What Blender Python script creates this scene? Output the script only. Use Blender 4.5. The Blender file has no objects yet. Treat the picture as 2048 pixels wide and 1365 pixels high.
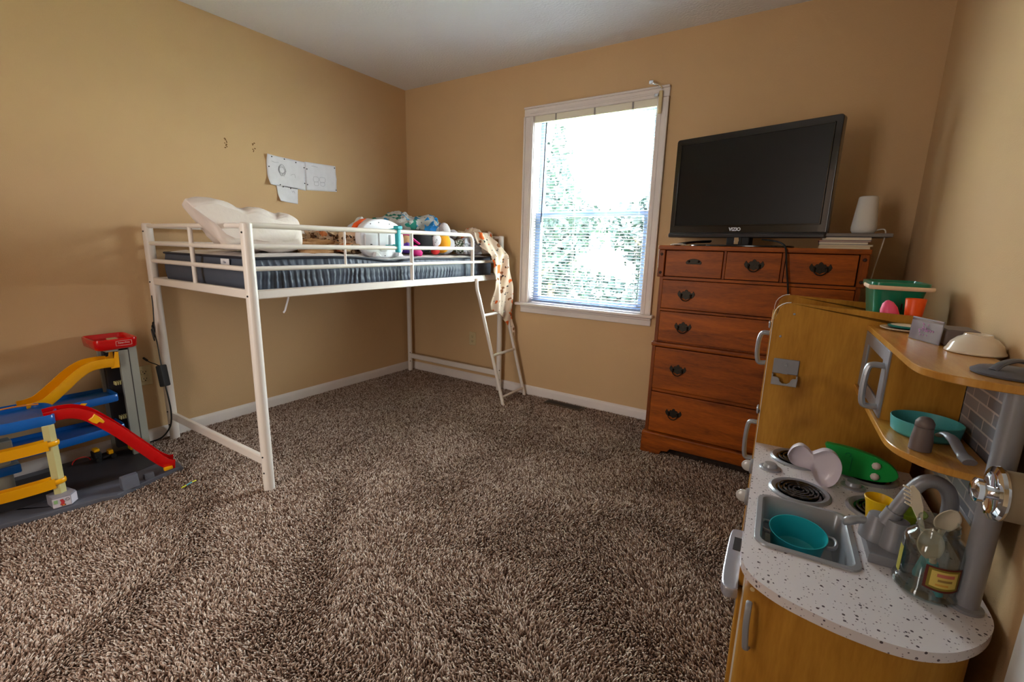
import bpy, bmesh, math, random
import numpy as np
from mathutils import Vector, Matrix, noise
random.seed(7)
C = bpy.context.scene.collection
PI = math.pi

# ---------------------------------------------------------------- camera
cam_d = bpy.data.cameras.new('camera'); cam_d.sensor_width = 36.0
cam_d.lens = 916.479 / 2048 * 36; cam_d.clip_start = 0.02; cam_d.clip_end = 200
cam = bpy.data.objects.new('camera', cam_d); C.objects.link(cam)
cam.location = (3.09711, -3.04457, 1.17297)
cam.rotation_euler = (1.36545, -0.0244, 0.57635)
bpy.context.scene.camera = cam
# ---------------------------------------------------------------- sky, lights, exposure
world = bpy.data.worlds.new('world'); bpy.context.scene.world = world; world.use_nodes = True
bg = world.node_tree.nodes['Background']
bg.inputs[0].default_value = (0.88, 0.95, 1.0, 1)
_nt = world.node_tree; _tc = _nt.nodes.new('ShaderNodeTexCoord'); _sx = _nt.nodes.new('ShaderNodeSeparateXYZ'); _mr = _nt.nodes.new('ShaderNodeMapRange')
_nt.links.new(_tc.outputs['Generated'], _sx.inputs[0]); _nt.links.new(_sx.outputs[2], _mr.inputs[0])       # sky brighter towards the zenith
_mr.inputs[1].default_value = 0.25; _mr.inputs[2].default_value = 0.85; _mr.inputs[3].default_value = 11.5; _mr.inputs[4].default_value = 40.0
_nt.links.new(_mr.outputs[0], bg.inputs[1])
sc = bpy.context.scene
sc.view_settings.view_transform = 'Standard'; sc.view_settings.look = 'None'
sc.view_settings.exposure = 1.55; sc.view_settings.gamma = 1.0
def area(name, loc, aim, sx, sy, power, col, portal=False):
    l = bpy.data.lights.new(name, 'AREA'); l.shape = 'RECTANGLE'; l.size = sx; l.size_y = sy
    l.energy = power; l.color = col
    o = bpy.data.objects.new(name, l); C.objects.link(o); o.location = loc
    o.rotation_euler = (Vector(aim) - Vector(loc)).to_track_quat('-Z', 'Y').to_euler()
    if portal: l.cycles.is_portal = True
    return o
area('window_portal', (1.73, 0.16, 1.42), (1.73, -1, 1.42), 1.0, 1.45, 1, (1, 1, 1), True)
# added area light: soft fill from the closed hall behind the camera
area('hall_fill', (1.55, -4.35, 1.25), (1.4, -2.0, 0.9), 1.0, 1.9, 13.5, (1.0, 0.96, 0.92))

# ---------------------------------------------------------------- materials
def lin(c):
    return tuple(((x / 12.92) if x <= 0.04045 else ((x + 0.055) / 1.055) ** 2.4) for x in [v / 255 for v in c])
MATS = {}
def mat(name, col=(200, 200, 200), rough=0.5, metal=0.0, spec=0.5, bump=0.0, bscale=200, trans=0.0, alpha=1.0,
        var=0.0, vscale=8, coat=0.0, ior=1.45, sss=0.0):
    m = bpy.data.materials.new(name); m.use_nodes = True; nt = m.node_tree
    b = nt.nodes['Principled BSDF']; c = lin(col)
    b.inputs['Base Color'].default_value = (*c, 1); b.inputs['Roughness'].default_value = rough
    b.inputs['Metallic'].default_value = metal; b.inputs['Specular IOR Level'].default_value = spec
    b.inputs['Transmission Weight'].default_value = trans; b.inputs['Alpha'].default_value = alpha
    b.inputs['Coat Weight'].default_value = coat; b.inputs['IOR'].default_value = ior
    tc = nt.nodes.new('ShaderNodeTexCoord')
    n2 = nt.nodes.new('ShaderNodeTexNoise'); n2.inputs['Scale'].default_value = vscale; n2.inputs['Detail'].default_value = 4
    nt.links.new(tc.outputs['Object'], n2.inputs['Vector'])
    if var > 0:
        r = nt.nodes.new('ShaderNodeValToRGB'); r.color_ramp.elements[0].position = .3; r.color_ramp.elements[1].position = .7
        r.color_ramp.elements[0].color = (*[x * (1 - var) for x in c], 1); r.color_ramp.elements[1].color = (*[min(1, x * (1 + var)) for x in c], 1)
        nt.links.new(n2.outputs['Fac'], r.inputs['Fac']); nt.links.new(r.outputs[0], b.inputs['Base Color'])
    if bump > 0:
        n = nt.nodes.new('ShaderNodeTexNoise'); n.inputs['Scale'].default_value = bscale; n.inputs['Detail'].default_value = 3
        bp = nt.nodes.new('ShaderNodeBump'); bp.inputs['Strength'].default_value = bump; bp.inputs['Distance'].default_value = 0.004
        nt.links.new(tc.outputs['Object'], n.inputs['Vector']); nt.links.new(n.outputs['Fac'], bp.inputs['Height'])
        nt.links.new(bp.outputs[0], b.inputs['Normal'])
    MATS[name] = m; return m
def wood(name, c1, c2, scale=(1, 1, 14), rough=0.35, ring=3.0, coat=0.2, knots=False):
    m = bpy.data.materials.new(name); m.use_nodes = True; nt = m.node_tree; b = nt.nodes['Principled BSDF']
    tc = nt.nodes.new('ShaderNodeTexCoord'); mp = nt.nodes.new('ShaderNodeMapping'); mp.inputs['Scale'].default_value = scale
    nt.links.new(tc.outputs['Object'], mp.inputs['Vector'])
    n1 = nt.nodes.new('ShaderNodeTexNoise'); n1.inputs['Scale'].default_value = ring; n1.inputs['Detail'].default_value = 6; n1.inputs['Distortion'].default_value = 0.8
    n2 = nt.nodes.new('ShaderNodeTexNoise'); n2.inputs['Scale'].default_value = ring * 12; n2.inputs['Detail'].default_value = 4
    nt.links.new(mp.outputs[0], n1.inputs['Vector']); nt.links.new(mp.outputs[0], n2.inputs['Vector'])
    mx = nt.nodes.new('ShaderNodeMix'); mx.inputs[0].default_value = 0.3
    nt.links.new(n1.outputs['Fac'], mx.inputs[2]); nt.links.new(n2.outputs['Fac'], mx.inputs[3])
    r = nt.nodes.new('ShaderNodeValToRGB'); e = r.color_ramp.elements
    e[0].position = 0.32; e[1].position = 0.66; e[0].color = (*lin(c1), 1); e[1].color = (*lin(c2), 1)
    nt.links.new(mx.outputs[0], r.inputs['Fac'])
    out = r.outputs[0]
    if knots:
        n3 = nt.nodes.new('ShaderNodeTexNoise'); n3.inputs['Scale'].default_value = 7; n3.inputs['Detail'].default_value = 1
        nt.links.new(tc.outputs['Object'], n3.inputs['Vector'])
        r3 = nt.nodes.new('ShaderNodeValToRGB'); r3.color_ramp.elements[0].position = .60; r3.color_ramp.elements[1].position = .78
        r3.color_ramp.elements[0].color = (1, 1, 1, 1); r3.color_ramp.elements[1].color = (.62, .55, .5, 1)
        nt.links.new(n3.outputs['Fac'], r3.inputs['Fac'])
        mu = nt.nodes.new('ShaderNodeMix'); mu.data_type = 'RGBA'; mu.blend_type = 'MULTIPLY'; mu.inputs[0].default_value = 1
        nt.links.new(out, mu.inputs[6]); nt.links.new(r3.outputs[0], mu.inputs[7]); out = mu.outputs[2]
    nt.links.new(out, b.inputs['Base Color'])
    b.inputs['Roughness'].default_value = rough; b.inputs['Coat Weight'].default_value = coat; b.inputs['Coat Roughness'].default_value = .25; b.inputs['Specular IOR Level'].default_value = .22
    MATS[name] = m; return m

WALL = mat('wall_paint', (208, 174, 131), 0.75, spec=.25, bump=.25, bscale=260, var=.03, vscale=2)
CEIL = mat('ceiling_paint', (232, 232, 234), 0.9, bump=1.0, bscale=70)
TRIM = mat('trim_paint', (226, 216, 210), 0.45, var=.03)
SASH = mat('vinyl_sash', (140, 162, 200), 0.35)
DOORW = mat('door_paint', (222, 224, 226), 0.5)
BEDW = mat('bed_enamel', (232, 222, 212), 0.3, spec=.5)
SCREW = mat('dark_screw', (50, 48, 48), 0.4, metal=.6)
DRESS = wood('dresser_wood', (100, 46, 4), (178, 90, 10), (1.2, 1, 9), rough=.48, ring=2.2, coat=.04)
DRESSV = wood('dresser_wood_vertical', (90, 40, 4), (158, 78, 10), (9, 9, 1.2), rough=.48, ring=2.2, coat=.04)
DRESSD = mat('dresser_gap', (45, 16, 6), .6)
BRASS = mat('aged_brass', (44, 38, 30), .45, metal=.75, bump=.3, bscale=90)
KWOOD = wood('kitchen_veneer', (158, 106, 28), (196, 142, 54), (6, 6, .9), rough=.5, ring=2.0, coat=.03, knots=True)
KWOODH = wood('kitchen_veneer_shelf', (182, 122, 44), (212, 156, 72), (7, 1, 1), rough=.25, ring=3.0, coat=.5)
KEDGE = mat('pale_edge_banding', (218, 190, 140), .4)
SILVER = mat('silver_plastic', (158, 160, 166), .32, metal=.35, coat=.3)
SILVERD = mat('dull_silver_plastic', (142, 143, 150), .38, metal=.2)
CHROME = mat('chrome', (225, 228, 235), .08, metal=1)
BLACKG = mat('black_gloss', (14, 14, 15), .18, coat=.4)
BLACKM = mat('black_matte', (22, 22, 23), .6)
SCREEN = mat('tv_screen', (10, 11, 10), .35, spec=.35)
WHITEP = mat('white_plastic', (232, 230, 234), .35, coat=.2)
TEAL = mat('teal_plastic', (34, 168, 178), .35)
TEALP = mat('muted_teal_plastic', (84, 176, 180), .4)
RED = mat('red_plastic', (212, 10, 14), .22, coat=.4)
YEL = mat('yellow_plastic', (250, 176, 8), .28, coat=.3)
BLUE = mat('blue_plastic', (8, 96, 182), .3, coat=.3)
GREYP = mat('grey_plastic', (92, 94, 104), .45)
TOWERG = mat('tower_grey_plastic', (158, 160, 150), .5)
TOWERD = mat('dark_grey_plastic', (52, 50, 54), .5)
CREAMP = mat('cream_plastic', (208, 200, 140), .45)
GREEN = mat('green_plastic', (30, 172, 76), .4)
DGREEN = mat('dark_green_plastic', (6, 128, 96), .28, coat=.3)
LIME = mat('lime_plastic', (150, 180, 20), .4)
PINK = mat('pink_plastic', (250, 92, 140), .4)
ORANGE = mat('orange_plastic', (255, 92, 16), .4)
YELC = mat('yellow_cup_plastic', (246, 200, 10), .4)
CABLEB = mat('black_cable', (14, 14, 14), .45)
CABLEW = mat('white_cable', (225, 222, 214), .5)
IVORY = mat('ivory_plastic', (206, 186, 140), .4)
PAPER = mat('white_paper', (228, 226, 232), .8, var=.03, vscale=30)
PENCIL = mat('pencil', (150, 148, 158), .8)
PINM = mat('pin', (70, 70, 76), .4)
SPKR = mat('speaker_cloth', (226, 222, 216), .8, bump=.4, bscale=900)
BOWLM = mat('cream_ceramic', (236, 222, 204), .12, coat=.5)
MAGENTA = mat('magenta_cloth', (206, 22, 122), .7)
PURPLE = mat('purple_cloth', (84, 40, 140), .7)
SKYBLUE = mat('blue_ribbon_cloth', (36, 150, 222), .5)
PLUSHW = mat('white_plush', (222, 214, 216), .95, bump=1, bscale=260)
PLUSHG = mat('grey_plush', (196, 190, 196), .95, bump=1, bscale=260)
PLUSHB = mat('black_plush', (16, 14, 16), .85, bump=.5, bscale=300)
PLUSHY = mat('yellow_plush', (252, 168, 12), .8, bump=.5, bscale=300)
PLUSHR = mat('red_plush', (196, 20, 20), .8, bump=.5, bscale=300)
PLUSHT = mat('tan_plush', (206, 160, 112), .9, bump=.8, bscale=260)
PILLOW = mat('pillow_cotton', (228, 214, 204), .85, bump=.5, bscale=40)
GREYBOX = mat('taupe_plastic', (110, 98, 96), .5)
def glassmat(name, tint, refl=0.08, rough=0.02):
    m = bpy.data.materials.new(name); m.use_nodes = True; nt = m.node_tree; nt.nodes.clear()
    o = nt.nodes.new('ShaderNodeOutputMaterial'); mx = nt.nodes.new('ShaderNodeMixShader')
    t = nt.nodes.new('ShaderNodeBsdfTransparent'); t.inputs[0].default_value = (*tint, 1)
    g = nt.nodes.new('ShaderNodeBsdfGlossy'); g.inputs['Roughness'].default_value = rough
    lw = nt.nodes.new('ShaderNodeLayerWeight'); lw.inputs[0].default_value = .5
    mr = nt.nodes.new('ShaderNodeMapRange'); mr.inputs[3].default_value = refl * .4; mr.inputs[4].default_value = min(1, refl * 7)
    pw = nt.nodes.new('ShaderNodeMath'); pw.operation = 'POWER'; pw.inputs[1].default_value = 3
    nt.links.new(lw.outputs['Facing'], pw.inputs[0]); nt.links.new(pw.outputs[0], mr.inputs[0])
    nt.links.new(mr.outputs[0], mx.inputs[0]); nt.links.new(t.outputs[0], mx.inputs[1]); nt.links.new(g.outputs[0], mx.inputs[2])
    nt.links.new(mx.outputs[0], o.inputs[0]); MATS[name] = m; return m
GLASS = glassmat('window_glass', (.97, .99, .985), .06)
JARG = glassmat('clear_jar', (.84, .88, .87), .20, .04)
CLEARP = glassmat('clear_acrylic', (.66, .66, .72), .30, .08)

# ---------------------------------------------------------------- mesh helpers (all coordinates in metres, room frame)
class MB:
    def __init__(s, M=None): s.bm = bmesh.new(); s.M = M or Matrix(); s.mi = 0
    def _t(s, p): return s.M @ Vector(p)
    def add(s, verts, faces):
        vs = [s.bm.verts.new(s._t(v)) for v in verts]; out = []
        for f in faces:
            try: g = s.bm.faces.new([vs[i] for i in f]); g.material_index = s.mi; out.append(g)
            except ValueError: pass
        return vs, out
    def box(s, a, b, bev=0.0, seg=1, R=None):
        (x0, y0, z0), (x1, y1, z1) = a, b
        x0, x1 = min(x0, x1), max(x0, x1); y0, y1 = min(y0, y1), max(y0, y1); z0, z1 = min(z0, z1), max(z0, z1)
        t = bmesh.new(); bmesh.ops.create_cube(t, size=1)
        for v in t.verts: v.co = Vector(((v.co.x + .5) * (x1 - x0) + x0, (v.co.y + .5) * (y1 - y0) + y0, (v.co.z + .5) * (z1 - z0) + z0))
        if bev > 0:
            bev = min(bev, .49 * min(x1 - x0, y1 - y0, z1 - z0))
            bmesh.ops.bevel(t, geom=t.edges[:], offset=bev, segments=seg, affect='EDGES', profile=.5)
        s._merge(t, R); return s
    def _merge(s, t, R=None):
        t.verts.index_update()
        vs = [s.bm.verts.new(s._t(R @ v.co if R else v.co)) for v in t.verts]
        for f in t.faces:
            g = s.bm.faces.new([vs[v.index] for v in f.verts]); g.material_index = s.mi
        t.free()
    def prism(s, pts, lo, hi, axis=2, bev=0, seg=1):
        # pts: 2D outline; axis: 0 -> (y,z) outline extruded in x; 1 -> (x,z) in y; 2 -> (x,y) in z
        t = bmesh.new()
        def P(p, h): return {0: (h, p[0], p[1]), 1: (p[0], h, p[1]), 2: (p[0], p[1], h)}[axis]
        A = [t.verts.new(P(p, lo)) for p in pts]; B = [t.verts.new(P(p, hi)) for p in pts]; n = len(pts)
        fa = t.faces.new(A); fb = t.faces.new(B)
        for i in range(n): t.faces.new((A[i], A[(i + 1) % n], B[(i + 1) % n], B[i]))
        bmesh.ops.recalc_face_normals(t, faces=t.faces[:])
        if bev > 0:
            es = [e for e in t.edges if (fa in e.link_faces or fb in e.link_faces)]
            bmesh.ops.bevel(t, geom=es, offset=bev, segments=seg, affect='EDGES', profile=.5)
        s._merge(t); return s
    def tube(s, path, r, n=12, closed=False, caps=True, flat=None):
        P = [Vector(p) for p in path]; m = len(P); rings = []
        up = None
        for i in range(m):
            if closed: d = P[(i + 1) % m] - P[i - 1]
            else: d = P[min(i + 1, m - 1)] - P[max(i - 1, 0)]
            d = d.normalized() if d.length > 1e-9 else Vector((0, 0, 1))
            if up is None:
                up = Vector((0, 0, 1)) if abs(d.z) < .9 else Vector((0, 1, 0))
            side = d.cross(up)
            if side.length < 1e-6: side = d.cross(Vector((1, 0, 0)))
            side.normalize(); up = side.cross(d).normalized()
            rr = r[i] if isinstance(r, (list, tuple)) else r
            ra, rb = (rr, rr) if flat is None else (rr * flat[0], rr * flat[1])
            rings.append([P[i] + side * math.cos(2 * PI * k / n) * ra + up * math.sin(2 * PI * k / n) * rb for k in range(n)])
        s.loft(rings, closed, caps); return s
    def loft(s, rings, closed=False, caps=True):
        n = len(rings[0]); V = [v for R in rings for v in R]; F = []; m = len(rings)
        for i in range(m if closed else m - 1):
            a, b = i * n, ((i + 1) % m) * n
            for k in range(n): F.append((a + k, a + (k + 1) % n, b + (k + 1) % n, b + k))
        if caps and not closed:
            if caps != 'end': F.append(tuple(range(n))[::-1])
            F.append(tuple(range((m - 1) * n, m * n)))
        s.add(V, F); return s
    def cyl(s, p0, p1, r, n=20, r1=None):
        s.tube([p0, p1], [r, r if r1 is None else r1], n); return s
    def lathe(s, prof, c=(0, 0, 0), n=32, M=None, sx=1, sy=1, close=False):
        # prof: (radius, height); revolve about z through c
        rings = []
        for (r, z) in prof:
            r = max(r, 1e-5)
            ring = [Vector((r * math.cos(2 * PI * k / n) * sx, r * math.sin(2 * PI * k / n) * sy, z)) for k in range(n)]
            if M: ring = [M @ v for v in ring]
            rings.append([v + Vector(c) for v in ring])
        s.loft(rings, caps=not close, closed=close); return s
    def ball(s, c, r, n=16, m=10, jit=0, M=None, seed=0):
        rr = (r, r, r) if not hasattr(r, '__len__') else r; rings = []
        for i in range(m + 1):
            th = PI * i / m; ring = []
            for k in range(n):
                v = Vector((max(math.sin(th), 1e-4) * math.cos(2 * PI * k / n), max(math.sin(th), 1e-4) * math.sin(2 * PI * k / n), -math.cos(th)))
                f = 1 + (noise.noise(v * 1.7 + Vector((seed, seed, 0))) * jit if jit else 0)
                v = Vector((v.x * rr[0] * f, v.y * rr[1] * f, v.z * rr[2] * f))
                ring.append((M @ v if M else v) + Vector(c))
            rings.append(ring)
        s.loft(rings); return s
    def grid(s, fn, nu, nv, closed_u=False):
        V = [fn(i / (nu if closed_u else nu - 1), j / (nv - 1)) for j in range(nv) for i in range(nu)]; F = []
        for j in range(nv - 1):
            for i in range(nu if closed_u else nu - 1):
                a = j * nu + i; b = j * nu + (i + 1) % nu; F.append((a, b, b + nu, a + nu))
        s.add(V, F); return s
ROOT = {}
def build(mb, name, m, parent=None, loc=None, smooth=38, solid=0, wn=False, sub=0, label=None):
    bm = mb.bm
    bmesh.ops.recalc_face_normals(bm, faces=bm.faces[:])
    if parent is not None: inv = ROOT[parent.name].inverted()
    else:
        if loc is None:
            xs = [v.co for v in bm.verts]
            loc = ((min(v.x for v in xs) + max(v.x for v in xs)) / 2, (min(v.y for v in xs) + max(v.y for v in xs)) / 2, min(v.z for v in xs))
        inv = Matrix.Translation(loc).inverted()
    bmesh.ops.transform(bm, matrix=inv, verts=bm.verts[:])
    for f in bm.faces: f.smooth = True
    ca = math.radians(smooth)
    for e in bm.edges:
        if len(e.link_faces) == 2 and e.calc_face_angle(0) > ca: e.smooth = False
    me = bpy.data.meshes.new(name); bm.to_mesh(me); bm.free()
    for x in (m if isinstance(m, (list, tuple)) else [m]): me.materials.append(x)
    o = bpy.data.objects.new(name, me); C.objects.link(o)
    if parent is not None: o.parent = parent; ROOT[o.name] = ROOT[parent.name]
    else: o.location = loc; ROOT[o.name] = inv.inverted()
    if sub: d = o.modifiers.new('subdivision', 'SUBSURF'); d.levels = sub; d.render_levels = sub
    if solid: d = o.modifiers.new('solidify', 'SOLIDIFY'); d.thickness = solid; d.offset = 0
    if wn: o.modifiers.new('weighted', 'WEIGHTED_NORMAL').keep_sharp = True
    if label: o['label'] = label
    return o
def thing(name, label, cat, loc, rz=0, group=None):
    o = bpy.data.objects.new(name, None); C.objects.link(o); o.location = loc; o.rotation_euler = (0, 0, rz)
    o.empty_display_size = .05
    o['label'] = label; o['category'] = cat
    if group: o['group'] = group
    ROOT[o.name] = Matrix.Translation(loc) @ Matrix.Rotation(rz, 4, 'Z'); return o
def tag(o, label, cat, group=None, kind=None):
    o['label'] = label; o['category'] = cat
    if group: o['group'] = group
    if kind: o['kind'] = kind
    return o
def struct(o): o['kind'] = 'structure'; return o
def text(name, body, size, M, m, parent, depth=.0006, bold=0):
    cu = bpy.data.curves.new(name, 'FONT'); cu.body = body; cu.size = size; cu.extrude = depth; cu.align_x = 'CENTER'; cu.align_y = 'CENTER'; cu.offset = bold
    t = bpy.data.objects.new('tmp', cu); C.objects.link(t); dg = bpy.context.evaluated_depsgraph_get()
    me = bpy.data.meshes.new_from_object(t.evaluated_get(dg)); bpy.data.objects.remove(t)
    me.transform(ROOT[parent.name].inverted() @ M); me.name = name; me.materials.clear(); me.materials.append(m)
    o = bpy.data.objects.new(name, me); C.objects.link(o); o.parent = parent; ROOT[o.name] = ROOT[parent.name]; return o
def frameM(origin, right, up):
    r = Vector(right).normalized(); u = Vector(up).normalized(); n = r.cross(u)
    M = Matrix.Identity(4)
    for i in range(3): M[i][0] = r[i]; M[i][1] = u[i]; M[i][2] = n[i]; M[i][3] = origin[i]
    return M
def arc(c, r, a0, a1, n):
    return [(c[0] + r * math.cos(math.radians(a0 + (a1 - a0) * i / (n - 1))), c[1] + r * math.sin(math.radians(a0 + (a1 - a0) * i / (n - 1)))) for i in range(n)]
def rrect(x0, y0, x1, y1, r, n=5):
    return arc((x1 - r, y1 - r), r, 0, 90, n) + arc((x0 + r, y1 - r), r, 90, 180, n) + arc((x0 + r, y0 + r), r, 180, 270, n) + arc((x1 - r, y0 + r), r, 270, 360, n)
def smoothpath(P, k=6, closed=False):
    P = [Vector(p) for p in P]; n = len(P); out = []
    rng = range(n if closed else n - 1)
    for i in rng:
        if closed: a, b, c, d = P[i - 1], P[i], P[(i + 1) % n], P[(i + 2) % n]
        else: a, b, c, d = P[max(i - 1, 0)], P[i], P[i + 1], P[min(i + 2, n - 1)]
        for j in range(k):
            t = j / k
            out.append(.5 * ((2 * b) + (c - a) * t + (2 * a - 5 * b + 4 * c - d) * t * t + (3 * b - a - 3 * c + d) * t ** 3))
    if not closed: out.append(P[-1])
    return out

# ================================================================ THE ROOM
W, H, YN = 3.487, 2.44, -3.62
WX0, WX1, WZ0, WZ1 = 1.275, 2.172, 0.742, 2.10          # window opening
b = MB(); b.box((-.1, YN - .1, -.06), (W + .1, .15, 0)); struct(build(b, 'floor', mat('carpet_backing', (104, 84, 72), .95, var=.2, vscale=60)))
b = MB(); b.box((-.1, YN - .1, H), (W + .1, .15, H + .08)); struct(build(b, 'ceiling', CEIL))
b = MB(); b.box((-.1, YN - .1, 0), (0, .15, H)); struct(build(b, 'wall_left', WALL))
b = MB(); b.box((W, YN - .1, 0), (W + .1, .15, H)); struct(build(b, 'wall_right', WALL))
b = MB(); b.box((0, 0, 0), (WX0, .15, H)); b.box((WX1, 0, 0), (W, .15, H)); b.box((WX0, 0, 0), (WX1, .15, WZ0)); b.box((WX0, 0, WZ1), (WX1, .15, H))
struct(build(b, 'wall_back', WALL))
b = MB(); b.box((0, YN - .1, 0), (1.05, YN, H)); b.box((2.05, YN - .1, 0), (W, YN, H)); b.box((1.05, YN - .1, 2.1), (2.05, YN, H))  # doorway opening added to let the hall fill in
struct(build(b, 'wall_near', WALL))
b = MB(); b.box((.6, -4.9, -.06), (2.5, -4.8, 2.5)); b.box((.6, -4.8, -.06), (.7, YN - .1, 2.5)); b.box((2.4, -4.8, -.06), (2.5, YN - .1, 2.5)); b.box((.6, -4.9, 2.44), (2.5, YN - .1, 2.52)); struct(build(b, 'hall_sky_block', WALL))  # unseen hall box, added to keep sky light out of the doorway
b = MB(); b.box((.6, -4.9, -.06), (2.5, YN - .1, 0)); struct(build(b, 'hall_sky_block_floor', mat('hall_block_brown', (120, 100, 86), .9)))  # floor of the added hall box
def baseboard(name, prof_pts, axis, lo, hi):
    b = MB(); b.prism(prof_pts, lo, hi, axis); return struct(build(b, name, TRIM, smooth=25))
pr = [(0, 0), (.014, 0), (.014, .058), (.011, .068), (.006, .076), (0, .08)]
baseboard('baseboard_left', pr, 1, YN, 0)
baseboard('baseboard_back', [(-p[0], p[1]) for p in pr], 0, 0.014, W - .014)
baseboard('baseboard_right', [(W - p[0], p[1]) for p in pr], 1, -1.96, 0)

# white closet door and casing on the right wall, close to the camera
b = MB(); b.box((W - .02, -2.085, 0), (W, -2.02, 2.12), .004); b.box((W - .02, -3.05, 2.055), (W, -2.085, 2.12), .004); b.box((W - .02, -3.05, 0), (W, -2.985, 2.055), .004)
struct(build(b, 'trim_1', DOORW))
d = bpy.data.objects.new('door_1', None); C.objects.link(d); d.location = (W, -2.53, 0); ROOT['door_1'] = Matrix.Translation((W, -2.53, 0)); struct(d)
b = MB(); b.box((W - .012, -2.985, .01), (W - .001, -2.085, 2.05), .002); build(b, 'door_slab', DOORW, d)
b = MB(); b.lathe([(.012, 0), (.012, .03), (.027, .04), (.027, .055), (.015, .064)], M=Matrix.Rotation(-PI / 2, 4, 'Y'), c=(W - .012, -2.92, .95), n=20); build(b, 'door_knob', CHROME, d)

# ---- window
win = bpy.data.objects.new('window_1', None); C.objects.link(win); win.location = (1.724, 0, .742); ROOT['window_1'] = Matrix.Translation((1.724, 0, .742)); struct(win)
CX0, CX1, CZ1 = 1.208, 2.236, 2.146
def casing_piece(b, x0, x1, z0, z1, vert, inner):   # stepped casing profile
    b.box((x0, -.014, z0), (x1, 0, z1), .003)
    if vert:
        o = x0 if inner == 'r' else x1 - .014
        b.box((o, -.024, z0), (o + .014, 0, z1), .003)
        o2 = x1 - .03 if inner == 'r' else x0 + .018
        b.box((o2, -.017, z0), (o2 + .012, 0, z1), .002)
    else:
        b.box((x0, -.024, z1 - .014), (x1, 0, z1), .003); b.box((x0 + .05, -.017, z0 + .018), (x1 - .05, 0, z0 + .03), .002)
b = MB()
casing_piece(b, CX0, WX0 + .008, .742, 2.0815, True, 'r'); casing_piece(b, WX1 - .008, CX1, .742, 2.0815, True, 'l'); casing_piece(b, CX0, CX1, 2.082, CZ1, False, '')
build(b, 'casing', TRIM, win)
b = MB(); b.box((1.184, -.052, .724), (2.256, .06, .744), .006, 2); build(b, 'sill', TRIM, win)
b = MB(); b.box((1.219, -.016, .668), (2.240, 0, .724), .003); b.box((1.219, -.022, .706), (2.240, 0, .722), .004); build(b, 'apron', TRIM, win)
b = MB(); b.box((WX0, 0, .744), (WX0 + .012, .15, WZ1)); b.box((WX1 - .012, 0, .744), (WX1, .15, WZ1)); b.box((WX0, 0, WZ1 - .012), (WX1, .15, WZ1)); b.box((WX0, .05, .73), (WX1, .15, .75))
build(b, 'jamb', TRIM, win)
def sash(name, x0, x1, z0, z1, y0, y1, st, rt, rb):
    b = MB(); b.box((x0, y0, z0), (x0 + st, y1, z1), .004); b.box((x1 - st, y0, z0), (x1, y1, z1), .004)
    b.box((x0 + st, y0, z1 - rt), (x1 - st, y1, z1), .004); b.box((x0 + st, y0, z0), (x1 - st, y1, z0 + rb), .004)
    s = build(b, name, SASH, win)
    b = MB(); ym = (y0 + y1) / 2; b.box((x0 + st, ym - .003, z0 + rb), (x1 - st, ym + .003, z1 - rt)); build(b, 'pane', GLASS, s); return s
sash('upper_sash', WX0 + .012, WX1 - .012, 1.39, WZ1 - .012, .10, .13, .04, .035, .035)
sl = sash('lower_sash', WX0 + .012, WX1 - .012, .75, 1.425, .06, .09, .045, .036, .05)
b = MB(); b.box((1.70, .045, 1.425), (1.76, .075, 1.437), .003); build(b, 'sash_lock', SASH, sl)
b = MB(); b.box((1.66, .0585, 1.436), (1.685, .0592, 1.445)); b.box((1.69, .0585, 1.436), (1.70, .0592, 1.446)); b.box((1.703, .0585, 1.437), (1.73, .0592, 1.444)); build(b, 'lettering', BLACKM, sl)

# ---- blind in the window opening
bl = thing('window_blind', 'white horizontal mini blind lowered inside the window, slats open', 'blind', (1.724, .03, .76))
b = MB(); b.box((WX0 + .014, .012, 2.045), (WX1 - .014, .048, 2.083), .003); build(b, 'headrail', mat('blind_headrail', (226, 220, 190), .5), bl)
b = MB(); b.box((WX0 + .012, .004, 2.040), (WX1 - .012, .008, 2.088), .001); build(b, 'valance', mat('blind_valance', (232, 226, 206), .5), bl)
BLM = mat('blind_slat', (190, 194, 204), .5)
b = MB(); z = 2.03; k = 0
while z > .775:
    jz = .0015 * math.sin(k * 2.3); t = -.0012
    pts = []
    for q in range(5):
        u = q / 4 - .5; pts.append((.030 + u * .024, z + jz + .0028 * (1 - 4 * u * u) + u * .004))
    vs = [(WX0 + .018, p[0], p[1]) for p in pts] + [(WX1 - .018, p[0], p[1]) for p in pts]
    b.add(vs, [(q, q + 1, q + 6, q + 5) for q in range(4)])
    z -= .0205; k += 1
build(b, 'slats', BLM, bl, solid=.0006)
b = MB(); b.box((WX0 + .018, .018, .757), (WX1 - .018, .042, .769), .003); build(b, 'bottom_rail', SASH, bl)
for x in (1.36, 1.62, 1.86, 2.09):
    b = MB(); b.cyl((x, .0172, .765), (x, .0172, 2.045), .0009, 5); b.cyl((x, .0428, .765), (x, .0428, 2.045), .0009, 5); build(b, 'ladder_cord', CABLEW, bl)
b = MB(); b.cyl((1.388, -.004, 2.03), (1.375, -.012, 1.345), .0042, 8); build(b, 'tilt_wand', BLACKM, bl)
for x in (1.45, 1.74, 2.0):
    b = MB(); b.box((x, .001, 2.03), (x + .012, .010, 2.092), .002); build(b, 'valance_clip', CLEARP, bl)
cr = thing('curtain_rod_bracket', 'small metal and beige curtain bracket at upper right corner of window casing', 'bracket', (2.19, -.02, 2.05))
b = MB(); b.box((2.176, -.034, 1.985), (2.198, -.0245, 2.115), .003); build(b, 'bracket_plate', IVORY, cr)
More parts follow.
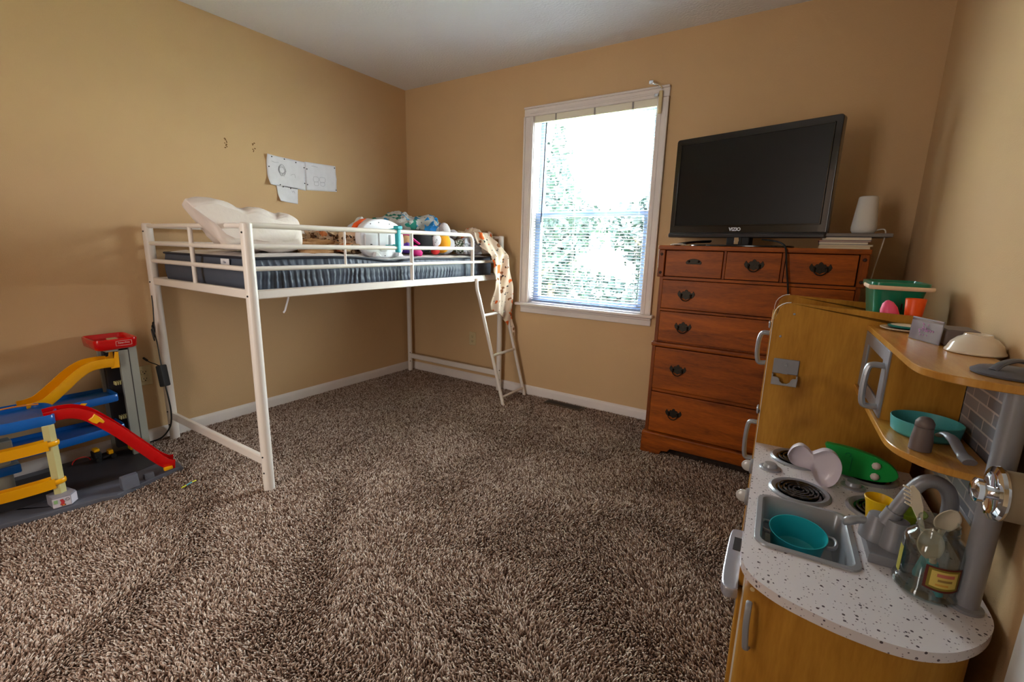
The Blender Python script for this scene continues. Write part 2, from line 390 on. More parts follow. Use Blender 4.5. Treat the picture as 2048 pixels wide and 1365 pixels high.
b = MB(); b.tube(smoothpath([(2.19, -.026, 2.13), (2.17, -.045, 2.145), (2.15, -.06, 2.15), (2.135, -.062, 2.158)], 4), .006, 8); b.box((2.12, -.07, 2.15), (2.148, -.052, 2.17), .003); b.box((2.15, -.04, 2.08), (2.176, -.026, 2.10), .002)
build(b, 'rod_hook', CHROME, cr)

# ---- outside: lawn and trees seen through the blind
b = MB(); b.box((-18, .6, -.9), (20, 40, -.8)); struct(build(b, 'ground', mat('lawn', (140, 156, 120), .95, var=.25, vscale=3)))
LEAF = mat('leaves', (20, 40, 38), .6, var=.3, vscale=3); BARK = mat('bark', (96, 84, 72), .9, bump=.6, bscale=20)
def tree(x, y, h, r, label, n=2600, low=.35, seed=1):
    rnd = random.Random(seed); t = thing('tree', label, 'tree', (x, y, -.8), group=None)
    b = MB(); b.tube([(x, y, -.8), (x + .05, y, h * .4 - .8), (x - .05, y, h * .8 - .8)], [.14, .10, .03], 8)
    for k in range(6):
        a = k * 1.05; b.tube([(x, y, h * (.3 + .07 * k) - .8), (x + r * .5 * math.cos(a), y + r * .5 * math.sin(a), h * (.45 + .07 * k) - .8)], [.05, .012], 6)
    build(b, 'trunk', BARK, t)
    b = MB(); cl = []
    for k in range(26):
        a = rnd.uniform(0, 2 * PI); q = rnd.uniform(.1, .85) * r; zz = rnd.uniform(low, .96) * h
        cl.append((x + q * math.cos(a) * (1.15 - zz / h * .6), y + q * math.sin(a), zz - .8, rnd.uniform(.18, .34) * r))
    for k in range(int(n * 1.7)):
        c = rnd.choice(cl); v = Vector((rnd.gauss(0, 1), rnd.gauss(0, 1), rnd.gauss(0, 1))).normalized() * c[3] * rnd.uniform(.4, 1.1)
        p = Vector(c[:3]) + v; d1 = Vector((rnd.gauss(0, 1), rnd.gauss(0, 1), rnd.gauss(0, 1))).normalized(); d2 = d1.orthogonal().normalized()
        s = rnd.uniform(.05, .09) * max(1, y / 5)
        b.add([p - d1 * s, p + d2 * s * .5, p + d1 * s, p - d2 * s * .5], [(0, 1, 2, 3)])
    build(b, 'foliage', LEAF, t)
tree(-1.9, 5.6, 4.3, 1.7, 'broad leafy tree outside, filling the left half of the upper sash', seed=3)
tree(-.6, 9.5, 3.2, 1.7, 'lower round tree outside, seen low in the middle of the window', low=.15, seed=5)
tree(.95, 6.8, 3.6, .85, 'slim young tree outside, at the right side of the window', n=1500, low=.3, seed=8)
tree(-4.4, 11, 3.6, 2.0, 'distant bushy tree outside, at the left edge of the window view', low=.1, seed=9)

# ---- floor vent, outlets, tape marks
fv = thing('floor_vent', 'dark brown slotted floor register in carpet under the window', 'vent', (1.67, -.085, 0))
b = MB(); b.box((1.515, -.128, .0), (1.825, -.042, .017), .004); build(b, 'vent_frame', mat('vent_brown', (70, 56, 40), .5), fv)
b = MB()
for k in range(22): x = 1.535 + k * .0125; b.box((x, -.112, .0165), (x + .006, -.058, .0185))
build(b, 'slots', BLACKM, fv)
def outlet(label, c, ax):
    o = thing('wall_outlet', label, 'outlet', c)
    def bx(b, a0, z0, a1, z1, d0, d1, bev=0):
        if ax == 0: b.box((c[0] + d0, c[1] + a0, c[2] + z0), (c[0] + d1, c[1] + a1, c[2] + z1), bev)
        else: b.box((c[0] + a0, c[1] - d0, c[2] + z0), (c[0] + a1, c[1] - d1, c[2] + z1), bev)
    b = MB(); bx(b, -.036, -.057, .036, .057, 0, .006, .003); build(b, 'cover_plate', IVORY, o)
    for dz in (-.02, .02):
        b = MB(); bx(b, -.017, dz - .014, .017, dz + .014, .005, .009, .003); s = build(b, 'socket', IVORY, o)
        b = MB(); bx(b, -.008, dz - .002, -.0055, dz + .007, .0088, .0095); bx(b, .0055, dz - .002, .008, dz + .007, .0088, .0095); bx(b, -.003, dz - .010, .003, dz - .005, .0088, .0095); build(b, 'socket_slots', BLACKM, s)
outlet('ivory wall outlet on the left wall between toy garage and bed post', (0, -2.072, .402), 0)
outlet('ivory wall outlet on the back wall under the loft bed', (.742, 0, .388), 1)
TAPE = mat('tape_residue_brown', (120, 84, 44), .9)
for (y, z, lab, sd) in ((-1.505, 1.742, 'left of the two brown tape residue marks on the wall', 1), (-1.336, 1.748, 'right of the two brown tape residue marks on the wall', 4)):
    rnd = random.Random(sd); b = MB()
    for k in range(9):
        yy = y + rnd.uniform(-.008, .008); zz = z + (k / 8 - .5) * .052; w = rnd.uniform(.003, .007)
        if sd == 4 and 3 < k < 6: continue
        b.prism([(yy - w, zz - .002), (yy + w * .6, zz - .004), (yy + w, zz + .002), (yy - w * .3, zz + .004)], .0, .0006, 0)
    tag(build(b, 'tape_mark', TAPE), lab, 'mark')

# ---- drawings pinned to the left wall
def drawing(name, label, corners, curl, scrib, pins):
    # corners: tl,tr,br,bl (y,z)
    t = thing(name, label, 'drawing', (.004, corners[0][0], corners[3][1]))
    b = MB(); tl, tr, br, bl_ = [Vector((0, *c)) for c in corners]
    def fn(u, v):
        p = (tl * (1 - u) + tr * u) * (1 - v) + (bl_ * (1 - u) + br * u) * v
        x = .003
        for (cu, cv, r, h) in curl:
            dd = math.hypot((u - cu) , (v - cv)); x += h * max(0, 1 - dd / r) ** 1.5
        return Vector((x, p.y, p.z))
    b.grid(fn, 17, 15)
    sh = build(b, 'paper_sheet', PAPER, t, solid=.0006)
    for path in scrib:
        b = MB(); pp = [fn(u, v) + Vector((.0012, 0, 0)) for u, v in path]; b.tube(smoothpath(pp, 3), .0007, 4); build(b, 'pencil_line', PENCIL, t)
    for (u, v) in pins:
        b = MB(); p = fn(u, v); b.ball((p.x + .003, p.y, p.z), .0042, 8, 6); build(b, 'pin', PINM, t)
rnd = random.Random(2)
sq = lambda x, y, w, h: [(x, y), (x + w, y), (x + w, y + h), (x, y + h), (x, y)]
scr1 = [[(.38 + .1 * math.cos(a * .9 + k) * rnd.uniform(.4, 1.1), .45 + .2 * math.sin(a * .9 + k) * rnd.uniform(.4, 1.1)) for a in range(9)] for k in range(4)] + [[(.12, .2), (.2, .22), (.3, .2)], [(.6, .55), (.7, .5), (.72, .62)]]
drawing('pinned_drawing', 'white paper drawing with pencil figure scribble and curled left corners on wall', [(-1.262, 1.722), (-.985, 1.712), (-.99, 1.520), (-1.262, 1.532)],
        [(0, 0, .3, .018), (0, 1, .35, .03)], scr1, [(.12, .06), (.45, .05), (.75, .08), (.97, .2), (.97, .75), (.3, .95), (.05, .4)])
scr2 = [sq(.25, .5, .14, .16), sq(.45, .5, .16, .16), sq(.27, .68, .12, .12), sq(.47, .68, .12, .12), [(.2, .12), (.3, .12), (.4, .14)]]
drawing('pinned_drawing', 'white paper with small pencil boxes, rightmost of the three pinned sheets', [(-.986, 1.716), (-.735, 1.722), (-.733, 1.538), (-.986, 1.524)], [(1, .5, .3, .006)], scr2, [(.96, .08), (.97, .93), (.05, .25), (.04, .8)])
drawing('pinned_drawing', 'smaller white paper sheet pinned below the other two, bottom edge curled', [(-1.207, 1.536), (-1.052, 1.528), (-1.058, 1.422), (-1.195, 1.432)], [(0, 1, .5, .02)], [[(.7, .2), (.75, .3), (.8, .2), (.85, .35)]], [(.3, .06), (.65, .08)])

# ================================================================ LOFT BED
bed = thing('loft_bed', 'white metal junior loft bed along the left wall with guard rails and ladder', 'bed', (.55, -1.02, 0))
BX0, BX1, BY0, BY1, BT = .060, 1.062, -1.985, -.066, 1.243
for (x, y, lab) in ((BX0, BY0, 1), (BX1, BY0, 1), (BX0, BY1, 0), (BX1, BY1, 0)):
    b = MB(); r = .0245 if lab else .021; b.lathe([(r, 0), (r, BT - .006), (r - .006, BT)], (x, y, 0), 20); p = build(b, 'post', BEDW, bed)
    for z in ((.10, .18, .93, 1.20) if lab else (.10, .18)):
        b = MB(); b.ball((x + .3 * r, y - r * .93, z) if lab else (x + r * .7, y - r * .7, z), .0045, 8, 5); build(b, 'bolt', SCREW, p)
for (y, nm) in ((BY0, 'near'), (BY1, 'far')):
    b = MB()
    for z in (1.229, 1.138, 1.045): b.cyl((BX0, y, z), (BX1, y, z), .0115, 12)
    b.cyl((.55, y, .94), (.55, y, 1.229), .0105, 12)
    build(b, 'end_rail', BEDW, bed)
    b = MB(); b.box((BX0 + .02, y - .012, .916), (BX1 - .02, y + .012, .956), .004); build(b, 'end_beam', BEDW, bed)
    b = MB(); b.box((BX0 + .02, y - .012, .128), (BX1 - .02, y + .012, .172), .004); build(b, 'foot_bar', BEDW, bed)
# side rails: front guard with rounded end, back guard full length
b = MB(); xg = BX1
b.tube([(xg, BY0, 1.231)] + [(xg, -1.5, 1.233), (xg, -1.0, 1.236), (xg, -.475, 1.238)] + [(xg, -.475 + .05 * math.sin(math.radians(a)), 1.188 + .05 * math.cos(math.radians(a))) for a in (18, 36, 54, 72, 90)] + [(xg, -.425, .955)], .0125, 12)
b.cyl((xg, BY0, 1.142), (xg, -.425, 1.146), .0115, 12)
b.cyl((xg, BY0, 1.046), (xg, BY1, 1.053), .0105, 12)
b.cyl((xg, -1.493, 1.05), (xg, -1.493, 1.23), .006, 8); b.cyl((xg, -1.02, .95), (xg, -1.02, 1.232), .0115, 12)
build(b, 'guard_rail', BEDW, bed)
b = MB()
for z in (1.229, 1.138): b.cyl((BX0, BY0, z), (BX0, BY1, z), .0115, 12)
for y in (-1.5, -1.02, -.5): b.cyl((BX0, y, .94), (BX0, y, 1.229), .0085, 10)
build(b, 'back_guard_rail', BEDW, bed)
for x in (BX0, BX1):
    b = MB(); b.box((x - .012, BY0 + .02, .914), (x + .012, BY1 - .02, .954), .004); build(b, 'side_beam', BEDW, bed)
for k in range(11):
    b = MB(); y = BY0 + .12 + k * .168; b.box((BX0 + .01, y - .018, .925), (BX1 - .01, y + .018, .935), .002); build(b, 'slat', BEDW, bed)
b = MB(); b.cyl((.9, -1.17, .926), (.9, -1.17, .905), .012, 12); build(b, 'slat_foot', BEDW, bed)
b = MB(); b.tube([(.93, -1.735, .925), (.93, -1.74, .89), (.93, -1.762, .83), (.925, -1.768, .82)], .005, 6, flat=(1.5, .6)); build(b, 'zip_tie', WHITEP, bed)
# ladder
b = MB()
def lad(y0, y1, z):   # rail path: bend out from beam
    return [(1.078, y0, .935), (1.083, y0, .86), (1.100, y0 + .004, .80), (1.125, y0 + .01, .70), (1.30, y1, 0.0)]
for (y0, y1) in ((-.395, -.345), (-.095, -.045)):
    b = MB(); b.tube(smoothpath(lad(y0, y1, 0), 4), .0125, 12); lr = build(b, 'ladder_rail', BEDW, bed)
for z in (.67, .375, .065):
    t = 1 - z / .7; x = 1.125 + .175 * t; b = MB(); b.cyl((x, -.385 + .04 * t, z), (x, -.085 + .04 * t, z), .0105, 12); build(b, 'ladder_rung', BEDW, bed)

# mattress
mt = thing('mattress', 'thin mattress with quilted white top and ruched charcoal sides on loft bed', 'mattress', (.55, -1.02, .936))
MX0, MX1, MY0, MY1, MZ0, MZ1 = .10, 1.018, -1.935, -.14, .937, 1.088
def ztop(y): return MZ1 - .018 * math.exp(-((y + 1.16) / .16) ** 2) + .008 * math.sin(y * 3)
MFAB = mat('charcoal_satin', (74, 82, 96), .5, spec=.4)
b = MB()
per = []
for i in range(420):   # front (facing +x), ruched
    per.append((MX1, MY0 + (MY1 - MY0) * i / 420, 1, 0))
for i in range(30): per.append((MX1 - (MX1 - MX0) * i / 30, MY1, 0, 1))
for i in range(60): per.append((MX0, MY1 - (MY1 - MY0) * i / 60, -1, 0))
for i in range(60): per.append((MX0 + (MX1 - MX0) * i / 60, MY0, 0, -1))
rings = []
NZ = 14
for j in range(NZ + 1):
    t = j / NZ; ring = []
    for (x, y, nx, ny) in per:
        zt = ztop(y); z = MZ0 + t * (zt - .006 - MZ0)
        bulge = .010 * math.sin(PI * t) - .004
        if nx == 1:
            seam = 1 if t > .66 else 0
            ph = y * (190 if not seam else 150) + 2.2 * noise.noise(Vector((y * 6, t * 1.2, 3 * seam))) * 3 + t * 1.6
            amp = .0046 * (abs(math.sin(PI * (t / .66 if not seam else (t - .66) / .34))) ** .6) * (0.55 + .45 * noise.noise(Vector((y * 9, 1, 5))))
            amp *= 1 if not seam else .5
            if y > -.5: amp *= max(.12, 1 - (y + .5) * 3)
            bulge += amp * (math.sin(ph) + .5 * math.sin(ph * 2.1 + 1)) - (.004 if abs(t - .66) < .03 else 0) - (.003 if abs(t - .36) < .03 else 0)
        elif ny == -1: bulge += .0008 * noise.noise(Vector((x * 20, t * 4, 0)))
        ring.append((x + nx * bulge, y + ny * bulge, z))
    rings.append(ring)
b.loft(rings, caps=True)
build(b, 'mattress_border', MFAB, mt, smooth=60)
b = MB(); out = [(MX1 + .004, MY0 + (MY1 - MY0) * i / 40) for i in range(41)] + [(MX0 - .004, MY1 - (MY1 - MY0) * i / 40) for i in range(41)]
b.tube([(x, y, ztop(y) - .003) for x, y in out], .006, 8, closed=True); build(b, 'piping', mat('navy_piping', (26, 30, 44), .5), mt)
b = MB()
def mtop(u, v):
    x = MX0 + (MX1 - MX0) * u; y = MY0 + (MY1 - MY0) * v
    e = min(u, 1 - u, (v if v < .5 else 1 - v) * 2) ; ed = min(1, e * 12)
    q = abs(math.sin(PI * (x / .11 + y / .19))) * abs(math.sin(PI * (x / .11 - y / .19)))
    return Vector((x, y, ztop(y) + .014 * ed * (.35 + .65 * min(1, q * 1.6) ** .5)))
b.grid(mtop, 120, 200); build(b, 'quilted_top', mat('quilted_white', (226, 220, 218), .8), mt)
b = MB(); b.box((.735, MY0 - .0115, 1.050), (.812, MY0 - .0085, 1.080), .0008)
tg = build(b, 'label_tag', mat('tag_white', (224, 222, 226), .7), mt)
text('tag_print', 'Elite', .016, frameM((.773, MY0 - .0122, 1.064), (1, 0, 0), (0, 0, 1)), PENCIL, tg)


# ================================================================ THINGS ON THE BED
def printmat(name, base, spots, rough=.85):
    # spots: list of (colour, noise scale, threshold, offset): printed motifs
    m = bpy.data.materials.new(name); m.use_nodes = True; nt = m.node_tree; b = nt.nodes['Principled BSDF']; b.inputs['Roughness'].default_value = rough
    tc = nt.nodes.new('ShaderNodeTexCoord'); cur = None
    rgb = nt.nodes.new('ShaderNodeRGB'); rgb.outputs[0].default_value = (*lin(base), 1); cur = rgb.outputs[0]
    for (col, scl, thr, off) in spots:
        mp = nt.nodes.new('ShaderNodeMapping'); mp.inputs['Location'].default_value = (off, off * .7, off * 1.3); nt.links.new(tc.outputs['Object'], mp.inputs[0])
        n = nt.nodes.new('ShaderNodeTexNoise'); n.inputs['Scale'].default_value = scl; n.inputs['Detail'].default_value = 1.2; nt.links.new(mp.outputs[0], n.inputs['Vector'])
        c = nt.nodes.new('ShaderNodeMath'); c.operation = 'GREATER_THAN'; c.inputs[1].default_value = thr; nt.links.new(n.outputs['Fac'], c.inputs[0])
        mx = nt.nodes.new('ShaderNodeMix'); mx.data_type = 'RGBA'; nt.links.new(c.outputs[0], mx.inputs[0]); nt.links.new(cur, mx.inputs[6]); mx.inputs[7].default_value = (*lin(col), 1); cur = mx.outputs[2]
    nt.links.new(cur, b.inputs['Base Color'])
    MATS[name] = m; return m
FOXM = printmat('fox_print_fleece', (226, 202, 178), [((230, 104, 36), 16, .63, 3.1), ((40, 36, 40), 40, .68, 9.2), ((150, 96, 58), 22, .68, 1.7)])
DOGM = printmat('animal_print_cloth', (222, 192, 160), [((120, 84, 56), 38, .60, 2.0), ((30, 26, 26), 44, .68, 7.5), ((226, 140, 84), 16, .66, 5.5)])
JUNGM = printmat('leaf_print_cloth', (206, 204, 198), [((30, 130, 110), 12, .60, 1.1), ((40, 150, 200), 14, .62, 6.1), ((120, 124, 122), 30, .66, 3.3)])
SEQM = printmat('silver_sequin_cloth', (70, 90, 62), [((230, 232, 232), 90, .52, 2.2), ((20, 26, 20), 60, .58, 4.2)], .3)
LAVM = printmat('lavender_fur_cloth', (200, 200, 212), [((150, 150, 164), 50, .6, 4.4)])

# pillow propped over the end rail
def puff(b, sec, a0, a1, axis='x', n=16, pw=2.6, wr=.006, seed=0, sh=0):
    # sec: closed outline (p,q), swept along axis between a0 and a1, closing like a pillow
    cy = sum(p[0] for p in sec) / len(sec); cz = sum(p[1] for p in sec) / len(sec); rings = []
    for i in range(n + 1):
        t = -1 + 2 * i / n; t = math.sin(t * PI / 2); s = max(.02, (1 - abs(t) ** pw)) ** (1 / pw); ring = []
        for (p, q) in sec:
            # keep length (p) nearly full, squeeze the thickness (q)
            mid = cz + (p - cy) * 0
            P = cy + (p - cy) * (.82 + .18 * s); Q = cz + (q - cz) * (.25 + .75 * s)
            a = (a0 + a1) / 2 + t * (a1 - a0) / 2
            w = noise.noise(Vector((a * 9 + seed, P * 9, Q * 9))) * wr * 2 + noise.noise(Vector((a * 22, P * 22 + seed, Q * 22))) * wr
            P -= (a - (a0 + a1) / 2) * sh
            ring.append((a, P + w * .6, Q + w) if axis == 'x' else (P + w * .6, a, Q + w))
        rings.append(ring)
    b.loft(rings)
sec = smoothpath([(-2.046, 1.318, 0), (-2.035, 1.338, 0), (-1.99, 1.346, 0), (-1.90, 1.337, 0), (-1.82, 1.316, 0), (-1.78, 1.320, 0), (-1.70, 1.310, 0), (-1.655, 1.296, 0), (-1.63, 1.302, 0), (-1.57, 1.288, 0), (-1.53, 1.25, 0), (-1.52, 1.17, 0), (-1.545, 1.121, 0), (-1.65, 1.112, 0), (-1.80, 1.113, 0), (-1.895, 1.128, 0), (-1.972, 1.215, 0)], 4, closed=True)
b = MB(); puff(b, [(v.x, v.y) for v in sec], .45, .90, n=34, pw=4.5, wr=.008, sh=.38)
pl = build(b, 'pillow', PILLOW, smooth=80); tag(pl, 'plump off-white pillow propped up over the near end rail of the bed', 'pillow')
b = MB(); b.tube(smoothpath([(.80, -1.62, 1.318), (.86, -1.63, 1.30), (.90, -1.62, 1.26), (.93, -1.60, 1.20)], 5), .006, 8)
s_ = build(b, 'seam', PILLOW, pl) if False else None
b.bm.free() if s_ is None else None

# bunched blankets and clothes
def heap(name, label, cat, c, r, m, amp=.35, freq=4, seed=0, nu=64, nv=32, flat=0, **kw):
    b = MB(); rings = []
    for j in range(nv + 1):
        th = PI * j / nv; ring = []
        for i in range(nu):
            ph = 2 * PI * i / nu; v = Vector((max(math.sin(th), .001) * math.cos(ph), max(math.sin(th), .001) * math.sin(ph), math.cos(th)))
            f = 1 + amp * noise.noise(v * freq * .6 + Vector((seed, 0, seed))) + amp * .6 * (.5 - abs(noise.noise(v * freq * 1.4 + Vector((0, seed, 3))))) - amp * .18 * abs(math.sin(freq * 2.3 * (v.x + v.y * .6 + .4 * noise.noise(v * 3))))
            z = c[2] + v.z * r[2] * f
            ring.append((c[0] + v.x * r[0] * f, c[1] + v.y * r[1] * f, max(z, c[2] - r[2] * .62 if flat == 0 else flat)))
        rings.append(ring)
    b.loft(rings); o = build(b, name, m, smooth=70); tag(o, label, cat, **kw); return o
ZM = 1.112
heap('crumpled_blanket', 'tan tangled blanket lying beside the pillow on the mattress', 'blanket', (.72, -1.47, 1.125), (.14, .19, .055), PLUSHT, .55, 4, 3, flat=ZM - .01)
heap('printed_blanket', 'cream blanket printed with brown animal faces, left of the white plastic toy', 'blanket', (.70, -1.30, 1.15), (.20, .17, .085), DOGM, .5, 4, 11, flat=ZM - .01)
heap('leaf_print_blanket', 'bunched grey and teal leaf-print blanket, highest pile on the bed', 'blanket', (.44, -.44, 1.21), (.22, .27, .165), JUNGM, .4, 3.4, 21, flat=ZM - .01)
heap('white_cloth', 'pale grey cloth rising behind the white plastic toy', 'cloth', (.72, -1.09, 1.20), (.10, .10, .115), mat('pale_grey_cloth', (206, 206, 208), .85), .3, 3, 5, flat=ZM - .01)
b = MB(); b.grid(lambda u, v: Vector((.70 + .02 * math.sin(v * 6) + .015 * math.sin(u * 8), -.60 + u * .10 + v * .14, 1.19 + .13 * v + .02 * math.sin(u * 9 + v * 4))), 14, 14)
tag(build(b, 'blue_ribbon', SKYBLUE, solid=.003), 'shiny blue cloth band draped over the leaf-print blanket', 'cloth')
b = MB(); b.grid(lambda u, v: Vector((.64 + .02 * math.sin(v * 7), -.46 + u * .11 + v * .02, 1.22 + .13 * v + .018 * math.sin(u * 7 + 2 * v))), 12, 14)
tag(build(b, 'blue_ribbon', SKYBLUE, solid=.003), 'second blue cloth piece sticking up at the right of the pile', 'cloth')
# purple and magenta soft toy beside the plastic toy
t = thing('soft_doll', 'magenta and purple soft toy lying between plastic toy and black plush', 'toy', (.93, -.93, ZM))
b = MB(); b.ball((.95, -.88, 1.128), (.040, .060, .030), 18, 12, .3, Matrix.Rotation(-.5, 3, 'X'), 2); build(b, 'skirt', MAGENTA, t)
b = MB(); b.ball((.92, -.93, 1.145), (.05, .05, .035), 14, 10, .3, seed=4); build(b, 'bodice', PURPLE, t)
b = MB(); b.ball((.91, -.925, 1.19), (.04, .045, .04), 14, 10, .15, seed=7); build(b, 'head', PLUSHT, t)
b = MB(); b.tube(smoothpath([(.92, -.96, 1.225), (.93, -.92, 1.225), (.94, -.87, 1.19), (.94, -.83, 1.17)], 4), [.012] * 12 + [.01], 8, flat=(1, .6)); build(b, 'hair', MAGENTA, t)
# black, red and yellow plush
t = thing('plush_toy', 'black plush toy with yellow round belly, red patch and white paw', 'toy', (.84, -.72, ZM))
b = MB(); b.ball((.84, -.73, 1.188), (.10, .135, .080), 20, 14, .2, seed=2); build(b, 'body', PLUSHB, t, smooth=80)
b = MB(); b.ball((.88, -.550, 1.180), (.065, .072, .070), 20, 14, .06, seed=5); build(b, 'yellow_belly', PLUSHY, t, smooth=80)
b = MB(); b.ball((.925, -.66, 1.125), (.02, .04, .026), 12, 8); build(b, 'red_patch', PLUSHR, t)
b = MB(); M = Matrix.Rotation(.5, 3, 'X'); b.ball((.93, -.655, 1.195), (.02, .046, .040), 16, 10, .05, M, 3); p = build(b, 'paw', PLUSHW, t)
b = MB()
for k in range(3): b.tube([(.950, -.69 + k * .006, 1.183 + k * .010), (.951, -.68 + k * .006, 1.179 + k * .010)], .0016, 5)
build(b, 'paw_stitches', PLUSHB, p)
# white-grey plush
t = thing('plush_toy', 'fluffy white and grey plush toy with two raised feet, near bed end', 'toy', (.83, -.42, ZM))
b = MB(); b.ball((.83, -.47, 1.165), (.085, .095, .065), 20, 14, .12, seed=12); build(b, 'body', PLUSHG, t, smooth=80)
b = MB(); b.ball((.80, -.42, 1.265), (.04, .045, .062), 16, 12, .08, Matrix.Rotation(.35, 3, 'X'), 3); build(b, 'foot', PLUSHW, t, smooth=80)
b = MB(); b.ball((.80, -.33, 1.245), (.035, .045, .035), 16, 12, .08, seed=8); build(b, 'foot', PLUSHW, t, smooth=80)
b = MB(); b.ball((.86, -.52, 1.235), (.03, .035, .028), 14, 10, .1, seed=9); build(b, 'nose', PLUSHW, t, smooth=80)
b = MB(); b.ball((.90, -.36, 1.155), (.05, .075, .055), 22, 14, .12, seed=31); tag(build(b, 'sequin_purse', SEQM, smooth=80), 'small green purse covered with silver sequins behind the guard rail end', 'purse')
heap('fluffy_scarf', 'lavender grey fluffy cloth spilling past the rounded rail end', 'cloth', (.92, -.27, 1.15), (.07, .13, .07), LAVM, .35, 4, 17, flat=ZM - .01)
# white plastic toy base standing on edge, strap over the rail
t = thing('activity_seat', 'white plastic toy standing on edge on mattress, strapped to the rail', 'toy', (.955, -1.147, 1.085))
PO = [(-1.315, 1.18), (-1.312, 1.225), (-1.29, 1.262), (-1.25, 1.288), (-1.20, 1.302), (-1.147, 1.306), (-1.09, 1.300), (-1.035, 1.282), (-1.0, 1.252), (-.985, 1.21), (-.982, 1.165), (-.99, 1.13), (-1.01, 1.10), (-1.05, 1.088), (-1.147, 1.084), (-1.23, 1.088), (-1.27, 1.105), (-1.30, 1.14)]
PO = [(v.x, v.y) for v in smoothpath([(p[0], p[1], 0) for p in PO], 3, True)]
b = MB(); b.prism(PO, .915, .965, 0, .012, 3); base = build(b, 'base_shell', WHITEP, t, wn=True)
for (y0, y1) in ((-1.285, -1.20), (-1.10, -1.0)):
    b = MB(); b.box((.962, y0, 1.148), (.974, y1, 1.218), .004, 2); build(b, 'battery_panel', WHITEP, base, wn=True)
b = MB(); b.prism(rrect(-1.185, 1.12, -1.115, 1.25, .02), .962, .970, 0, .004); build(b, 'raised_rib', WHITEP, base)
for y in (-1.235, -1.06):
    b = MB(); b.prism([(y, 1.092), (y + .05, 1.092), (y + .022, 1.118), (y + .008, 1.118)], .962, .990, 0, .003); build(b, 'foot', WHITEP, base)
for (y, z) in ((-1.24, 1.275), (-1.18, 1.285), (-1.10, 1.28), (-1.28, 1.24), (-1.27, 1.235), (-1.262, 1.235), (-1.03, 1.235), (-1.02, 1.235), (-1.25, 1.16), (-1.243, 1.16), (-1.03, 1.16), (-1.022, 1.16), (-1.14, 1.096), (-1.20, 1.107), (-1.03, 1.107)):
    b = MB(); b.cyl((.963, y, z), (.976 if abs(z - 1.16) < .001 else .9665, y, z), .0032, 8); build(b, 'screw', SCREW, base)
b = MB(); b.prism([(-1.318, 1.235), (-1.29, 1.275), (-1.245, 1.300), (-1.22, 1.305), (-1.24, 1.295), (-1.28, 1.265), (-1.30, 1.23)], .88, .915, 0, .003); build(b, 'orange_rim', ORANGE, t)
b = MB(); b.ball((.90, -1.10, 1.255), (.03, .09, .055), 18, 12); build(b, 'grey_pod', SILVER, t)
b = MB(); b.box((1.052, -1.142, 1.118), (1.079, -1.118, 1.255), .004, 2); b.box((1.048, -1.148, 1.248), (1.086, -1.110, 1.268), .003); b.box((1.046, -1.156, 1.150), (1.072, -1.142, 1.164), .003); b.cyl((.97, -1.13, 1.15), (1.06, -1.13, 1.15), .011, 10); b.cyl((.97, -1.13, 1.24), (1.06, -1.13, 1.252), .008, 10)
build(b, 'strap', TEAL, t, label='teal strap hooked on the guard rail', wn=True)

# fleece blanket hanging over the bed end
PB = [  # rows: (height, left s, right s) in the hanging plane
    (1.262, -.05, .085), (1.225, -.06, .10), (1.17, -.05, .135), (1.10, .0, .160), (1.04, .022, .175), (.98, .02, .19), (.92, .045, .202), (.86, .045, .215), (.80, .03, .235), (.74, .01, .232), (.70, .02, .228), (.66, .095, .226), (.60, .165, .232), (.54, .205, .246), (.488, .225, .256)]
A0 = Vector((1.082, -.272, 0)); DV = Vector((.06, .262, 0)).normalized(); NV = Vector((DV.y, -DV.x, 0))
def fold(s, z): return .013 * math.sin(s * 46 + z * 6) + .007 * math.sin(s * 100 - z * 9 + 1) + .012 * noise.noise(Vector((s * 11, z * 7, 2)))
b = MB()
def hang(u, v):
    f = v * (len(PB) - 1); i = min(int(f), len(PB) - 2); t = f - i
    z = PB[i][0] * (1 - t) + PB[i + 1][0] * t; l = PB[i][1] * (1 - t) + PB[i + 1][1] * t; r = PB[i][2] * (1 - t) + PB[i + 1][2] * t
    s = l + (r - l) * u; p = A0 + DV * s
    lift = max(0, (z - 1.10)) ; n = .03 + fold(s, z) + .006 - lift * .75
    q = p + NV * n; q.z = z + .02 * math.sin(u * 5) * (v ** 2); q.y = min(q.y, -.012)
    if z < 1.1: q.x = max(q.x, 1.088)
    return q
b.grid(hang, 44, 90)
tag(build(b, 'fleece_blanket', FOXM, solid=.004, smooth=80), 'cream fleece blanket with orange fox print hanging over the bed end', 'blanket')
heap('fleece_bundle', 'bundled end of beige fox-print blanket resting on the mattress corner', 'blanket', (.86, -.16, 1.19), (.16, .125, .095), FOXM, .4, 4, 41, flat=ZM - .01)

# cable and power adapter hanging at the near wall-side post
t = thing('power_adapter', 'black power adapter with cords hanging from the bed post by the wall', 'adapter', (.13, -2.03, .40))
b = MB(); M = Matrix.Translation((.138, -2.03, .415)) @ Matrix.Rotation(-.20, 4, 'Y') @ Matrix.Rotation(.6, 4, 'Z'); b2 = MB(M); b.bm.free(); b2.box((-.016, -.024, -.060), (.016, .024, .060), .006, 2); build(b2, 'adapter_box', BLACKM, t, wn=True)
b = MB(); b.tube(smoothpath([(.106, -2.022, .86), (.104, -2.022, .80), (.112, -2.03, .72), (.10, -2.03, .66), (.116, -2.03, .60), (.125, -2.03, .52), (.135, -2.03, .468)], 6), .0028, 6); build(b, 'thin_cord', CABLEB, t)
b = MB()
for k in range(3): b.tube([(.112 + .004 * k, -2.032 - .004 * k, .685 + .028 * math.sin(a * PI / 6)) if 0 else (.112 + .011 * math.cos(a * PI / 6 + k), -2.034 - .004 * k, .685 - .02 * k + .03 * math.sin(a * PI / 6)) for a in range(12)], .0032, 6, closed=True)
build(b, 'coiled_cord', CABLEB, t)
